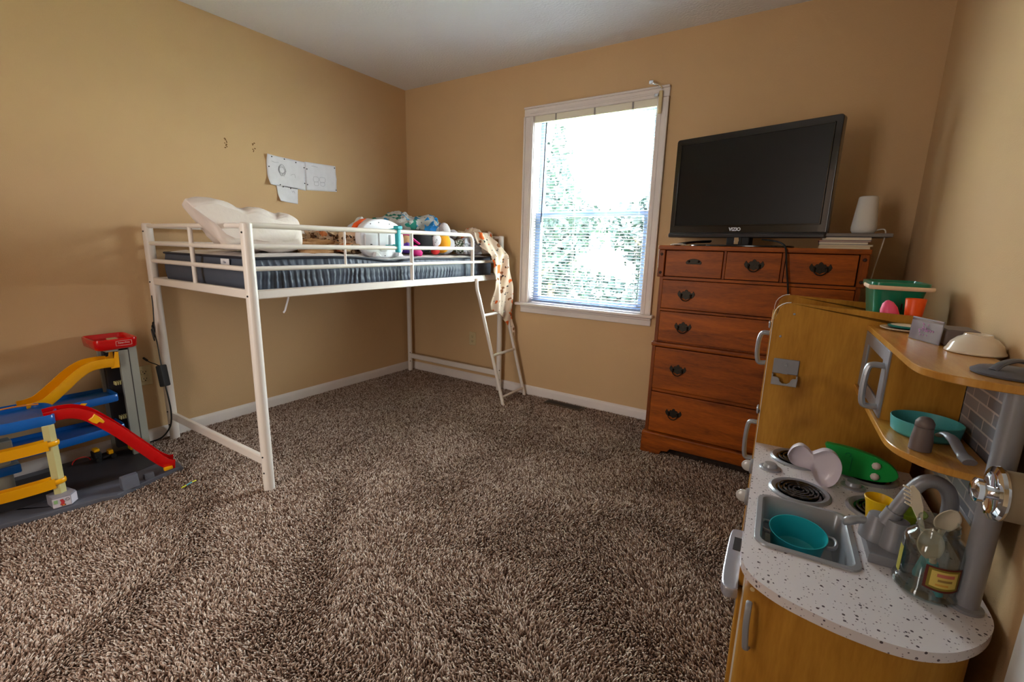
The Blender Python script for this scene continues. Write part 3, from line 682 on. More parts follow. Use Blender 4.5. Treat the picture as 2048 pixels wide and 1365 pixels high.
b = MB(); b.tube(smoothpath([(.135, -2.03, .465), (.10, -2.045, .478), (.06, -2.06, .488), (.035, -2.065, .50)], 5), .0025, 6); b.tube([(.045, -2.063, .494), (.02, -2.07, .506)], .006, 8); build(b, 'plug_cord', CABLEB, t)
b = MB(); b.tube(smoothpath([(.150, -2.03, .362), (.172, -2.03, .28), (.178, -2.03, .20), (.155, -2.035, .12), (.10, -2.06, .05), (.05, -2.10, .022), (.03, -2.16, .012)], 6), .0042, 8); build(b, 'thick_cord', CABLEB, t)

# ================================================================ DRESSER
DX0, DX1, DY = 2.384, 3.302, -.470
dr = thing('chest_of_drawers', 'tall reddish-brown wooden chest of drawers with brass pulls, right of window', 'dresser', (2.843, -.25, 0))
b = MB(); b.box((DX0 - .004, DY - .012, 1.172), (DX1 + .004, -.015, 1.195), .004, 2); build(b, 'top', DRESS, dr, wn=True)
b = MB()
for x0, x1 in ((DX0 + .012, DX0 + .030), (DX1 - .030, DX1 - .012)): b.box((x0, DY + .006, .665), (x1, -.02, 1.172))
for x0, x1 in ((DX0 + .008, DX0 + .026), (DX1 - .026, DX1 - .008)): b.box((x0, DY - .008, .11), (x1, -.02, .665))
b.box((DX0 + .02, -.03, .11), (DX1 - .02, -.02, 1.172)); b.box((DX0 + .02, DY + .02, .12), (DX1 - .02, -.03, .135)); b.box((DX0 + .02, DY + .012, .655), (DX1 - .02, -.03, .67))
build(b, 'case', DRESSV, dr)
b = MB(); b.box((DX0 + .03, DY + .022, .14), (DX1 - .03, DY + .03, 1.17)); build(b, 'drawer_gaps', DRESSD, dr)
b = MB(); b.box((DX0 + .004, DY - .018, .640), (DX1 - .004, -.02, .664), .006, 2); build(b, 'waist_moulding', DRESS, dr, wn=True)
for x0, x1 in ((DX0 - .001, DX0 + .034), (DX1 - .034, DX1 + .001)):
    b = MB(); b.box((x0, DY - .010, 1.026), (x1, -.02, 1.172), .003); st = build(b, 'corner_block', DRESSV, dr)
    for z in (1.05, 1.148): b = MB(); b.lathe([(.008, 0), (.006, .003), (0, .004)], ((x0 + x1) / 2, DY - .010, z), 12, Matrix.Rotation(PI / 2, 3, 'X')); build(b, 'peg', DRESSD, st)
for (x, zz) in ((2.716, 0), (2.975, 0)):
    b = MB(); b.box((x - .006, DY + .004, 1.03), (x + .006, DY + .02, 1.172), .001); build(b, 'divider', DRESSV, dr)
for (z0, z1) in ((1.014, 1.028), (.841, .853)):
    b = MB(); b.box((DX0 + .03, DY + .004, z0), (DX1 - .03, DY + .02, z1), .001); build(b, 'rail', DRESS, dr)
b = MB(); b.box((DX0 + .028, DY - .004, .377), (DX1 - .028, DY + .02, .393), .001); build(b, 'rail', DRESS, dr)
BATP = [(-.040, -.006), (-.045, .006), (-.041, .016), (-.036, .024), (-.031, .014), (-.024, .012), (-.018, .021), (-.010, .020), (-.006, .028), (0, .032)]
BATP = BATP + [(-x, z) for x, z in BATP[::-1][1:]] + [(.032, -.014), (.022, -.015), (.014, -.016), (.006, -.020), (0, -.024), (-.006, -.020), (-.014, -.016), (-.022, -.015), (-.032, -.014)]
def pull(x, z, parent, y, flip=False):
    s = 1.0; pts = [(x + px * s, z + (pz * s if not flip else pz * s * .7)) for px, pz in BATP]
    if flip: pts = [(x + .040 * math.cos(a * PI / 10), z - .006 + .022 * math.sin(a * PI / 10)) for a in range(11)] + [(x - .036, z - .012), (x + .036, z - .012)]
    b = MB(); b.prism(pts, y - .003, y, 1, .0006); h = build(b, 'drawer_pull', BRASS, parent)
    b = MB()
    for dx in (-.024, .024): b.lathe([(.0055, 0), (.005, .009), (.002, .013)], (x + dx, y - .002, z + .002), 10, Matrix.Rotation(PI / 2, 3, 'X'))
    if not flip: b.tube(smoothpath([(x - .024, y - .012, z), (x - .024, y - .015, z - .014), (x - .012, y - .017, z - .026), (x, y - .017, z - .029), (x + .012, y - .017, z - .026), (x + .024, y - .015, z - .014), (x + .024, y - .012, z)], 4), .0027, 8)
    build(b, 'bail', BRASS, h)
def drawer(x0, x1, z0, z1, y, pulls, flip=False):
    b = MB(); b.box((x0, y, z0), (x1, y + .045, z1), .004, 2); d = build(b, 'drawer', DRESS, dr, wn=True)
    for (px, pz) in pulls: pull(px, pz, d, y, flip)
drawer(2.422, 2.708, 1.032, 1.169, DY - .002, [(2.568, 1.112)], True)
drawer(2.724, 2.967, 1.032, 1.169, DY - .002, [(2.852, 1.105)])
drawer(2.984, 3.264, 1.032, 1.169, DY - .002, [(3.127, 1.102)])
for z0, z1, hz in ((.856, 1.011, .934), (.672, .838, .758)): drawer(2.416, 3.270, z0, z1, DY - .001, [(2.546, hz), (3.13, hz)])
for z0, z1, hz in ((.396, .636, .520), (.138, .374, .264)): drawer(2.412, 3.274, z0, z1, DY - .014, [(2.545, hz), (3.13, hz)])
# base with bracket feet
fo = [(DX0 - .002, .0), (DX0 + .085, .0), (DX0 + .108, .012), (DX0 + .118, .034), (DX0 + .15, .038), (DX0 + .165, .058), (2.843, .062)]
fo = fo + [(2 * 2.843 - x, z) for x, z in fo[::-1][1:]] + [(DX1 + .002, .118), (DX0 - .002, .118)]
b = MB(); b.prism(fo, DY - .034, DY - .014, 1, .003); build(b, 'base_front', DRESS, dr)
b = MB(); b.box((DX0 - .002, DY - .034, .112), (DX1 + .002, -.02, .134), .006, 2); build(b, 'base_moulding', DRESS, dr, wn=True)
for x0, x1 in ((DX0 - .002, DX0 + .016), (DX1 - .016, DX1 + .002)):
    so = [(DY - .032, 0), (DY + .07, 0), (DY + .1, .05), (-.14, .05), (-.11, 0), (-.02, 0), (-.02, .115), (DY - .032, .115)]
    b = MB(); b.prism(so, x0, x1, 0); build(b, 'base_side', DRESSV, dr)

# ---- television
tvL, tvR = Vector((2.352, -.175, 0)), Vector((3.128, -.400, 0)); dv = (tvR - tvL); TW = dv.length; ex = dv.normalized(); ey = Vector((-ex.y, ex.x, 0))
TC = (tvL + tvR) / 2; TM = Matrix.Identity(4)
for i in range(3): TM[i][0] = ex[i]; TM[i][1] = ey[i]; TM[i][3] = TC[i]
tv = thing('television', 'black flat-screen television angled on top of the chest of drawers', 'television', (TC.x, TC.y, 1.195), math.atan2(ex.y, ex.x))
h = TW / 2
def tb(): return MB(TM)
b = tb(); b.prism(rrect(-h, 1.245, h, 1.787, .014), -.002, .045, 1, .004, 2); b.box((-h + .06, .045, 1.27), (h - .06, .085, 1.74), .02, 2); build(b, 'housing', BLACKG, tv, wn=True)
b = tb(); b.box((-h + .034, -.0035, 1.312), (h - .034, -.0015, 1.752)); build(b, 'screen', SCREEN, tv)
b = tb()
for (a, c) in (((-h + .028, -.008, 1.306), (-h + .034, -.001, 1.758)), ((h - .034, -.008, 1.306), (h - .028, -.001, 1.758)), ((-h + .028, -.008, 1.752), (h - .028, -.001, 1.758)), ((-h + .028, -.008, 1.306), (h - .028, -.001, 1.312))): b.box(a, c, .001)
build(b, 'screen_bezel', BLACKG, tv)
b = tb(); b.prism([(-.004, 1.243), (-.016, 1.247), (-.018, 1.258), (-.012, 1.268), (-.002, 1.272), (.03, 1.272), (.03, 1.243)], -h + .002, h - .002, 0, .002); build(b, 'speaker_bar', mat('speaker_bar_grey', (48, 47, 48), .35, coat=.2), tv)
LOGO = mat('logo_lettering', (225, 225, 240), .4)
text('brand_lettering', 'VIZIO', .024, TM @ frameM((-.02, -.0035, 1.287), (1, 0, 0), (0, 0, 1)), LOGO, tv, bold=.0009)
b = tb(); b.prism([(.27 * math.cos(a * PI / 16) * 1.0, .02 + .115 * math.sin(a * PI / 16)) for a in range(32)], 1.195, 1.205, 2, .003); build(b, 'stand_base', BLACKG, tv)
b = tb(); b.box((-.06, .0, 1.203), (.06, .05, 1.25), .004); b.box((-.03, -.006, 1.21), (-.018, 0, 1.245)); b.box((.012, -.006, 1.21), (.022, 0, 1.245)); build(b, 'stand_neck', BLACKM, tv)
b = tb(); b.box((-.016, -.008, 1.208), (.010, -.001, 1.246), .002); build(b, 'neck_badge', CHROME, tv)
# black cord over the drawer fronts
b = MB(); b.tube(smoothpath([(2.86, -.33, 1.235), (2.93, -.42, 1.225), (2.965, -.475, 1.210), (2.978, -.492, 1.19), (2.984, -.494, 1.16), (2.995, -.492, 1.09), (3.008, -.49, 1.02), (3.02, -.49, .93), (3.03, -.492, .80), (3.04, -.50, .60)], 6), .0042, 8)
tag(build(b, 'black_cable', CABLEB, loc=(2.98, -.48, 1.195)), 'black cable running from television down over the drawer fronts', 'cable')
b = MB(); b.tube(smoothpath([(2.43, -.30, 1.199), (2.46, -.32, 1.206), (2.50, -.33, 1.212), (2.55, -.31, 1.218), (2.60, -.27, 1.222)], 5), .009, 8, flat=(2.2, .8))
tag(build(b, 'game_remote', BLACKG), 'small black object lying at left end of the television stand', 'remote')
b = MB(); b.tube(smoothpath([(2.405, -.33, 1.1985), (2.43, -.345, 1.203), (2.47, -.35, 1.204), (2.49, -.34, 1.200)], 5), .0035, 8)
tag(build(b, 'white_cable_end', CABLEW), 'short white cable end at the front left corner of dresser top', 'cable')
# smart speaker on a stack
sp = thing('router', 'white tapered cloth-covered wireless router standing on the stacked books', 'router', (3.275, -.25, 1.268))
SM = Matrix.Translation((3.275, -.25, 1.268))
b = MB(); b.lathe([(.030, .0), (.043, .004), (.050, .016), (.051, .03), (.038, .165), (.036, .170), (.030, .171)], (3.275, -.25, 1.268), 36, sx=1, sy=1); build(b, 'body', SPKR, sp)
b = MB(); b.lathe([(.0, .1705), (.031, .1705), (.030, .173), (0, .173)], (3.275, -.25, 1.268), 30); build(b, 'top_cap', mat('router_top', (170, 166, 158), .5), sp)
b = MB(); b.tube(smoothpath([(3.31, -.24, 1.278), (3.335, -.26, 1.288), (3.352, -.29, 1.286), (3.356, -.30, 1.26), (3.348, -.31, 1.19), (3.338, -.32, 1.12), (3.331, -.34, 1.07), (3.322, -.36, 1.03), (3.322, -.40, .96), (3.33, -.44, .85)], 6), .0028, 6)
tag(build(b, 'white_cable', CABLEW, loc=(3.35, -.3, 1.2)), 'thin white cable hanging from the router down beside the dresser', 'cable')
b = MB(); M = Matrix.Translation((3.245, -.27, 1.25)) @ Matrix.Rotation(.04, 4, 'Z'); b2 = MB(M); b.bm.free()
b2.box((-.125, -.12, 0), (.128, .10, .017), .004, 2); tag(build(b2, 'laptop', mat('laptop_grey', (122, 118, 118), .4, metal=.4), wn=True), 'closed grey laptop under the white router, top of stack', 'laptop')
zz = 1.195
for k, (c, hh, w, d, lab, nm) in enumerate((((224, 190, 146), .013, .20, .20, 'cream paperback at the bottom of the stack on the dresser', 'book'), ((226, 206, 176), .007, .205, .19, 'pale thin notebook, second from bottom of the dresser stack', 'book'), ((46, 60, 108), .012, .19, .2, 'dark blue book in the dresser stack below the red folder', 'book'), ((150, 40, 50), .006, .20, .19, 'dark red folder under the laptop in the dresser stack', 'folder'), ((60, 70, 100), .015, .19, .2, 'navy binder just under the laptop in the stack', 'binder'))):
    M = Matrix.Translation((3.205 + .006 * math.sin(k * 2), -.29, zz)) @ Matrix.Rotation(.03 * math.sin(k * 3), 4, 'Z')
    t = thing(nm, lab, 'book', (3.205, -.29, zz)); b2 = MB(M); b2.box((-w / 2, -d / 2, 0), (w / 2, d / 2, .0012)); b2.box((-w / 2, -d / 2, hh - .0012), (w / 2, d / 2, hh)); b2.box((-w / 2, -d / 2, 0), (-w / 2 + .0015, d / 2, hh)); build(b2, 'cover', mat('cover_%s' % 'abcde'[k], c, .5), t)
    b2 = MB(M); b2.box((-w / 2 + .0015, -d / 2 + .003, .0012), (w / 2 - .003, d / 2 - .003, hh - .0012)); build(b2, 'pages', mat('pages_%s' % 'abcde'[k], (226, 214, 190), .8), t)
    zz += hh + .0003

# ================================================================ PLAY KITCHEN (own frame: u from front to wall, v towards the camera)
ka = math.radians(3); KO = Vector((3.008, -1.261, 0)); KU = Vector((math.cos(ka), math.sin(ka), 0)); KV = Vector((math.sin(ka), -math.cos(ka), 0))
KM = Matrix.Identity(4)
for i in range(3): KM[i][0] = KU[i]; KM[i][1] = KV[i]; KM[i][3] = KO[i]
def kmb(): return MB(KM)
def kw(u, v, z): return KO + KU * u + KV * v + Vector((0, 0, z))
def kthing(name, label, cat, u, v, z, group=None): return thing(name, label, cat, kw(u, v, z), ka, group)
kt = kthing('play_kitchen', 'wooden toy kitchen with silver handles and speckled counter along right wall', 'play kitchen', .215, .2, 0)
# refrigerator tower
def side(v0, v1):
    pr = [(0, .02), (.43, .02), (.43, .960)] + [(.395 + .035 * math.cos(a), .958 + .035 * math.sin(a)) for a in (0, .4, .8, 1.2, 1.57)] + [(.045 - .035 * math.sin(a), .968 + .040 * math.cos(a)) for a in (0, .3, .6, .9, 1.2, 1.57)] + [(0, .94)]
    b = kmb(); b.prism(pr, v0, v1, 1, .0012); return build(b, 'tower_side', KWOOD, kt)
s1 = side(-.014, 0); side(-.358, -.344)
for v0 in (-.0155, -.3595):
    b = kmb(); pth = [(-.0008, .02 + .92 * k / 6) for k in range(7)] + [(.045 - .0458 * math.sin(a), .962 + .0465 * math.cos(a)) for a in (1.57, 1.2, .9, .6, .3, 0)]
    rings = []
    for i, p in enumerate(pth):
        q0, q1 = pth[max(i - 1, 0)], pth[min(i + 1, len(pth) - 1)]; d = Vector((q1[0] - q0[0], 0, q1[1] - q0[1])).normalized(); n = Vector((-d.z, 0, d.x)) * .0016
        A = Vector((p[0], v0 + .001, p[1])); B_ = Vector((p[0], v0 + .0158, p[1])); rings.append([A, B_, B_ + n, A + n])
    b.loft(rings); build(b, 'edge_strip', mat('white_edge_%d' % int(-v0 * 1000), (232, 228, 222), .3), kt)
b = kmb(); b.box((.02, -.344, .955), (.43, -.014, .969)); b.box((.02, -.344, .60), (.42, -.014, .612)); b.box((.02, -.344, .02), (.42, -.014, .034)); b.box((.42, -.344, .02), (.43, -.014, .969)); build(b, 'tower_shelves', KWOODH, kt)
def dhandle(parent, v, z0, z1, out=.034, w=.016, name='handle'):
    b = kmb(); P = [(0, z0), (-out * .75, z0 - .002), (-out, z0 + .016), (-out - .003, (z0 + z1) / 2), (-out, z1 - .016), (-out * .75, z1), (0, z1)]
    b.tube(smoothpath([(p[0], v, p[1]) for p in P], 5), w * .62, 10, flat=(1.5, .8)); b.cyl((-.002, v, z0), (.004, v, z0), w); b.cyl((-.002, v, z1), (.004, v, z1), w); return build(b, name, SILVER, parent)
b = kmb(); b.box((-.006, -.340, .615), (.012, -.018, .948), .004, 2); dr1 = build(b, 'freezer_door', KWOOD, kt)
dhandle(dr1, -.045, .787, .893)
b = kmb(); b.box((-.0125, -.07, .915), (-.006, -.02, .935), .002); build(b, 'hinge', SILVER, dr1)
b = kmb(); b.box((-.006, -.340, .04), (.012, -.018, .605), .004, 2); dr2 = build(b, 'refrigerator_door', KWOOD, kt)
dhandle(dr2, -.045, .42, .560)
b = kmb(); b.box((-.013, -.07, .600), (-.005, -.02, .622), .003); build(b, 'hinge', SILVER, dr2)
for (u, z) in ((.058, .972), (.027, .893)):
    b = kmb(); b.ball((u, .001, z), (.004, .002, .004), 10, 6); build(b, 'screw_cap', SILVER, s1)
ph = kmb(); ph.box((.018, 0, .765), (.094, .005, .817), .002); ph = build(ph, 'phone_holder', SILVERD, s1)
b = kmb(); b.prism([(.018, .727), (.094, .727), (.095, .755), (.082, .755), (.076, .750), (.073, .740), (.064, .734), (.052, .734), (.044, .740), (.041, .750), (.036, .754), (.018, .756)], .014, .019, 1, .0015); b.box((.018, .0, .727), (.022, .016, .764)); b.box((.090, .0, .727), (.094, .016, .764)); b.box((.018, .0, .727), (.094, .016, .731)); build(b, 'holder_pocket', SILVER, ph)
b = kmb(); b.prism([(.056 + .008 * math.cos(a * PI / 8), .797 + .008 * math.sin(a * PI / 8)) for a in range(9)] + [(.048, .765), (.064, .765)], .0045, .0062, 1); build(b, 'receiver_mark', SILVERD, ph)
b = kmb(); b.lathe([(.005, 0), (.004, .0025), (0, .003)], (.056, .0058, .796), 12, Matrix.Rotation(-PI / 2, 3, 'X')); build(b, 'button', SILVER, ph)

# counter top with sink opening
CO = [(0, 0), (0, .35), (-.001, .70), (.002, .735), (.012, .765), (.032, .793), (.071, .819), (.111, .834), (.17, .847), (.225, .851), (.262, .849), (.296, .840), (.334, .820), (.368, .790), (.396, .755), (.418, .715), (.428, .68), (.43, .64), (.43, 0)]
def smooth2(P, k=3): return [(v.x, v.y) for v in smoothpath([(p[0], p[1], 0) for p in P], k)]
COs = [CO[0]] + [(0, .7 * i / 12) for i in range(1, 12)] + smooth2(CO[2:18], 3) + [(.43, .64 * i / 10) for i in range(9, -1, -1)]
SK = rrect(.034, .411, .221, .649, .02, 5)
def slab_hole(outer, inner, z0, z1, name, m, parent):
    t = bmesh.new()
    for z in (z0, z1):
        es = []
        for L in (outer, inner):
            vs = [t.verts.new((p[0], p[1], z)) for p in L]; es += [t.edges.new((vs[i], vs[(i + 1) % len(vs)])) for i in range(len(vs))]
        bmesh.ops.triangle_fill(t, edges=es, use_beauty=True)
    t.verts.ensure_lookup_table(); n = len(outer); m_ = len(inner); N = n + m_
    for i in range(n): t.faces.new((t.verts[i], t.verts[(i + 1) % n], t.verts[N + (i + 1) % n], t.verts[N + i]))
    for i in range(m_): t.faces.new((t.verts[n + i], t.verts[n + (i + 1) % m_], t.verts[N + n + (i + 1) % m_], t.verts[N + n + i]))
    b = kmb(); b._merge(t); return build(b, name, m, parent)
CTR = bpy.data.materials.new('speckled_counter'); CTR.use_nodes = True; nt = CTR.node_tree; pb = nt.nodes['Principled BSDF']; pb.inputs['Roughness'].default_value = .3; pb.inputs['Coat Weight'].default_value = .2
tc = nt.nodes.new('ShaderNodeTexCoord'); cur = None
rgb = nt.nodes.new('ShaderNodeRGB'); rgb.outputs[0].default_value = (*lin((222, 214, 216)), 1); cur = rgb.outputs[0]
for (scl, rad, keep, col) in ((95, .26, .80, (78, 64, 72)), (150, .24, .82, (120, 104, 112)), (210, .3, .84, (150, 136, 142))):
    vo = nt.nodes.new('ShaderNodeTexVoronoi'); vo.inputs['Scale'].default_value = scl; nt.links.new(tc.outputs['Object'], vo.inputs['Vector'])
    lt = nt.nodes.new('ShaderNodeMath'); lt.operation = 'LESS_THAN'; lt.inputs[1].default_value = rad; nt.links.new(vo.outputs['Distance'], lt.inputs[0])
    sp_ = nt.nodes.new('ShaderNodeSeparateColor'); nt.links.new(vo.outputs['Color'], sp_.inputs[0])
    gt = nt.nodes.new('ShaderNodeMath'); gt.operation = 'GREATER_THAN'; gt.inputs[1].default_value = keep; nt.links.new(sp_.outputs[0], gt.inputs[0])
    mu = nt.nodes.new('ShaderNodeMath'); mu.operation = 'MULTIPLY'; nt.links.new(lt.outputs[0], mu.inputs[0]); nt.links.new(gt.outputs[0], mu.inputs[1])
    mx = nt.nodes.new('ShaderNodeMix'); mx.data_type = 'RGBA'; nt.links.new(mu.outputs[0], mx.inputs[0]); nt.links.new(cur, mx.inputs[6]); mx.inputs[7].default_value = (*lin(col), 1); cur = mx.outputs[2]
nt.links.new(cur, pb.inputs['Base Color'])
ct = slab_hole(COs, SK, .479, .500, 'counter_top', CTR, kt)
# base cabinet
def inset(P, d): return [(min(max(p[0] + (d if p[0] < .2 and p[1] < .74 else 0), d), .405), p[1]) for p in P]
CB = [(.016, 0)] + [(.016, .72)] + [(.02, .755), (.04, .785), (.078, .808), (.12, .822), (.175, .833), (.225, .836), (.262, .834), (.292, .825), (.328, .805), (.36, .776), (.386, .742), (.400, .705), (.404, .66), (.404, 0)]
CBI = [(.03, .02), (.03, .71), (.06, .78), (.12, .808), (.20, .82), (.27, .81), (.34, .77), (.385, .70), (.39, .02)]
b = kmb(); b.prism([CB[0], CB[1]] + smooth2(CB[1:15], 3)[1:] + [CB[-1]], .0, .045, 2); build(b, 'plinth', KWOOD, kt)
slab_hole([CB[0], CB[1]] + smooth2(CB[1:15], 3)[1:] + [CB[-1]], CBI, .045, .479, 'cabinet_carcass', KWOOD, kt)
b = kmb(); b.box((.0125, .712, .02), (.0165, .722, .478)); build(b, 'edge_strip', mat('pale_corner_strip', (226, 222, 214), .35), kt)
b = kmb(); b.lathe([(.005, 0), (.0045, .002), (.002, .0022)], (.0305, .7775, .462), 12, Matrix.Rotation(-PI / 2, 3, 'X')); build(b, 'screw_cap', KEDGE, kt)
b = kmb(); b.box((.004, .37, .05), (.016, .70, .40), .003); cd = build(b, 'cabinet_door', KWOOD, kt)
b = kmb(); b.box((.002, .375, .405), (.016, .70, .476), .003); build(b, 'sink_panel', KWOOD, kt)
# pull handle near the end of the cabinet
b = kmb(); b.tube(smoothpath([(.028, .792, .440), (.027, .806, .436), (.027, .812, .40), (.029, .813, .37), (.032, .810, .340), (.036, .797, .334)], 5), .0046, 8, flat=(1.4, .8)); build(b, 'end_handle', SILVER, kt)
# oven
b = kmb(); b.box((.002, .02, .05), (.016, .36, .40), .003); ov = build(b, 'oven_door', SILVERD, kt)
b = kmb(); b.box((.0, .07, .12), (.004, .31, .32), .003); build(b, 'oven_window', BLACKG, ov)
b = kmb(); b.box((.001, .02, .405), (.016, .36, .476), .003); kp_ = build(b, 'knob_panel', KWOOD, kt)
for v in (.105, .335):
    b = kmb(); b.lathe([(.026, 0), (.026, .006), (.022, .009), (.019, .010)], (.0, v, .450), 24, Matrix.Rotation(-PI / 2, 3, 'Y')); k1 = build(b, 'oven_knob', SILVER, kp_)
b = kmb()
for v in (.105, .335):
    b = kmb(); b.ball((-.014, v, .450), (.021, .009, .020), 18, 12); build(b, 'knob_grip', mat('pale_silver_%d' % int(v * 1000), (204, 202, 200), .3, metal=.2), kp_)
# silver tray-like bar sticking out of the front
TO = smooth2([(.004, .478), (-.020, .480), (-.031, .500), (-.034, .60), (-.034, .70), (-.028, .735), (-.014, .742), (.004, .735)], 3)
b = kmb(); b.prism(TO, .392, .420, 2, .006, 2); tr = build(b, 'front_bar', mat('polished_silver', (196, 198, 212), .2, metal=.6), kt, wn=True)
b = kmb(); b.box((-.020, .525, .4195), (-.002, .585, .4212), .0005); build(b, 'bar_slot', SCREW, tr)
# burners and dial discs on the counter
def burner(u, v, r=.078):
    b = kmb(); b.lathe([(r * .74, .4995), (r * .80, .505), (r * .92, .508), (r, .504), (r * 1.0, .4995)], (u, v, 0), 48); bu = build(b, 'burner_rim', SILVER, ct)
    b = kmb(); b.lathe([(0, .5005), (r * .80, .5005), (r * .80, .502), (0, .502)], (u, v, 0), 40); build(b, 'burner_pan', BLACKG, bu)
    b = kmb(); P = [(u + r * (.12 + .62 * t / 110) * math.cos(t * .23), v + r * (.12 + .62 * t / 110) * math.sin(t * .23), .5055) for t in range(0, 111)]
    b.tube(P, .0036, 6); build(b, 'coil', BLACKG, bu)
for (u, v) in ((.124, .325), (.124, .085), (.310, .330), (.310, .095)): burner(u, v)
for (u, v) in ((.048, .205), (.262, .205)):
    b = kmb(); b.lathe([(.031, .4995), (.031, .504), (.026, .507), (.020, .507), (.019, .514), (.016, .518), (.006, .519), (0, .519)], (u, v, 0), 28); build(b, 'burner_dial', SILVER, ct)
# sink
b = kmb(); rr = [(rrect(.022, .399, .233, .661, .030, 6), .5004), (rrect(.023, .400, .232, .660, .030, 6), .5045), (rrect(.034, .411, .221, .649, .022, 6), .5055), (rrect(.039, .416, .216, .644, .018, 6), .500), (rrect(.043, .420, .212, .640, .018, 6), .43), (rrect(.052, .429, .203, .631, .016, 6), .412), (rrect(.10, .50, .15, .56, .012, 6), .410)]
b.loft([[(p[0], p[1], z) for p in L] for L, z in rr], caps='end')
sk = build(b, 'sink_basin', SILVER, kt, smooth=50)
# faucet
b = kmb(); b.prism([(.246, .455), (.34, .455), (.34, .60), (.246, .60)], .4995, .524, 2, .004, 2); fb = build(b, 'faucet_base', SILVERD, kt, wn=True)
b = kmb(); b.lathe([(.034, .524), (.034, .530), (.030, .545), (.022, .572), (.020, .582), (.014, .584), (0, .584)], (.268, .520, 0), 24); build(b, 'faucet_body', SILVERD, fb)
b = kmb(); b.lathe([(.030, .524), (.030, .530), (.026, .545), (.021, .580), (.020, .590), (0, .590)], (.297, .545, 0), 24); build(b, 'faucet_body', SILVERD, fb)
b = kmb(); b.tube(smoothpath([(.282, .533, .582), (.297, .533, .625), (.312, .533, .665), (.327, .533, .688), (.347, .533, .694), (.366, .533, .682), (.376, .533, .655), (.378, .533, .62)], 6), .0145, 16); b.cyl((.278, .533, .572), (.290, .533, .605), .0175, 20); build(b, 'faucet_spout', SILVERD, fb)
b = kmb(); b.tube(smoothpath([(.262, .522, .562), (.240, .522, .560), (.222, .526, .556), (.206, .530, .549), (.200, .531, .547)], 4), [.0075] * 4 + [.009] * 4 + [.0105] * 4 + [.009] * 3 + [.006] * 2, 12); build(b, 'faucet_lever', SILVER, fb)
# splash back with brick tiles
BRK = bpy.data.materials.new('brick_print'); BRK.use_nodes = True; nt = BRK.node_tree; pb = nt.nodes['Principled BSDF']; pb.inputs['Roughness'].default_value = .35
tc = nt.nodes.new('ShaderNodeTexCoord'); mp = nt.nodes.new('ShaderNodeMapping'); mp.vector_type = 'TEXTURE'
sx = nt.nodes.new('ShaderNodeSeparateXYZ'); cx = nt.nodes.new('ShaderNodeCombineXYZ'); nt.links.new(tc.outputs['Object'], sx.inputs[0]); nt.links.new(sx.outputs[1], cx.inputs[0]); nt.links.new(sx.outputs[2], cx.inputs[1])
br = nt.nodes.new('ShaderNodeTexBrick'); br.inputs['Scale'].default_value = 1; br.inputs['Brick Width'].default_value = .082; br.inputs['Row Height'].default_value = .027; br.inputs['Mortar Size'].default_value = .0022
br.inputs['Color1'].default_value = (*lin((104, 106, 116)), 1); br.inputs['Color2'].default_value = (*lin((158, 154, 160)), 1); br.inputs['Mortar'].default_value = (*lin((198, 188, 184)), 1)
nt.links.new(cx.outputs[0], br.inputs['Vector']); nt.links.new(br.outputs['Color'], pb.inputs['Base Color'])
b = kmb(); b.box((.410, .0, .628), (.418, .643, .942), .001); build(b, 'splash_back', BRK, kt)
b = kmb(); b.box((.409, .0, .618), (.420, .643, .628), .001); build(b, 'splash_edge', SILVER, kt)
# shelves
US = [(.256, 0.0), (.256, .30), (.256, .545), (.258, .585), (.267, .624), (.296, .661), (.331, .680), (.365, .690), (.41, .695), (.452, .69)]
b = kmb(); b.prism([(.256, 0), (.256, .54)] + smooth2(US[2:], 4) + [(.452, 0)] if 0 else [(.256, 0), (.256, .54)] + smooth2(US[2:9], 4) + [(.43, .69), (.43, 0)], .942, .957, 2, .0015); build(b, 'upper_shelf', KWOODH, kt, smooth=30)
MS = [(.250, .485), (.253, .525), (.266, .568), (.299, .612), (.333, .630), (.37, .638), (.408, .640)]
b = kmb(); b.prism([(.250, 0)] + smooth2(MS, 4) + [(.409, 0)], .749, .764, 2, .0015); build(b, 'middle_shelf', KWOODH, kt, smooth=30)
# microwave between the shelves
b = kmb(); b.box((.262, .352, .764), (.408, .362, .942)); b.box((.400, .01, .764), (.409, .352, .942)); mw = build(b, 'microwave_case', KWOOD, kt)
b = kmb(); fr = [(.004, .766), (.358, .766), (.358, .940), (.004, .940)]
b.box((.258, .004, .766), (.266, .060, .940), .001); b.box((.258, .30, .766), (.266, .362, .940), .001); b.box((.258, .06, .766), (.266, .30, .800), .001); b.box((.258, .06, .905), (.266, .30, .940), .001)
md = build(b, 'microwave_door', SILVERD, kt)
b = kmb(); b.box((.261, .06, .80), (.264, .30, .905)); build(b, 'microwave_window', CLEARP, md)
b = kmb(); P = [(.258, .785), (.236, .785), (.226, .795), (.223, .84), (.226, .885), (.236, .895), (.258, .895)]
b.tube(smoothpath([(p[0], .325, p[1]) for p in P], 5), .0085, 10, flat=(1.25, .9)); build(b, 'microwave_handle', SILVER, md)
# pole
b = kmb(); b.lathe([(.027, .4995), (.027, .506), (.0190, .509), (.0190, .942)], (.392, .664, 0), 28, close=False); po = build(b, 'support_pole', SILVERD, kt)
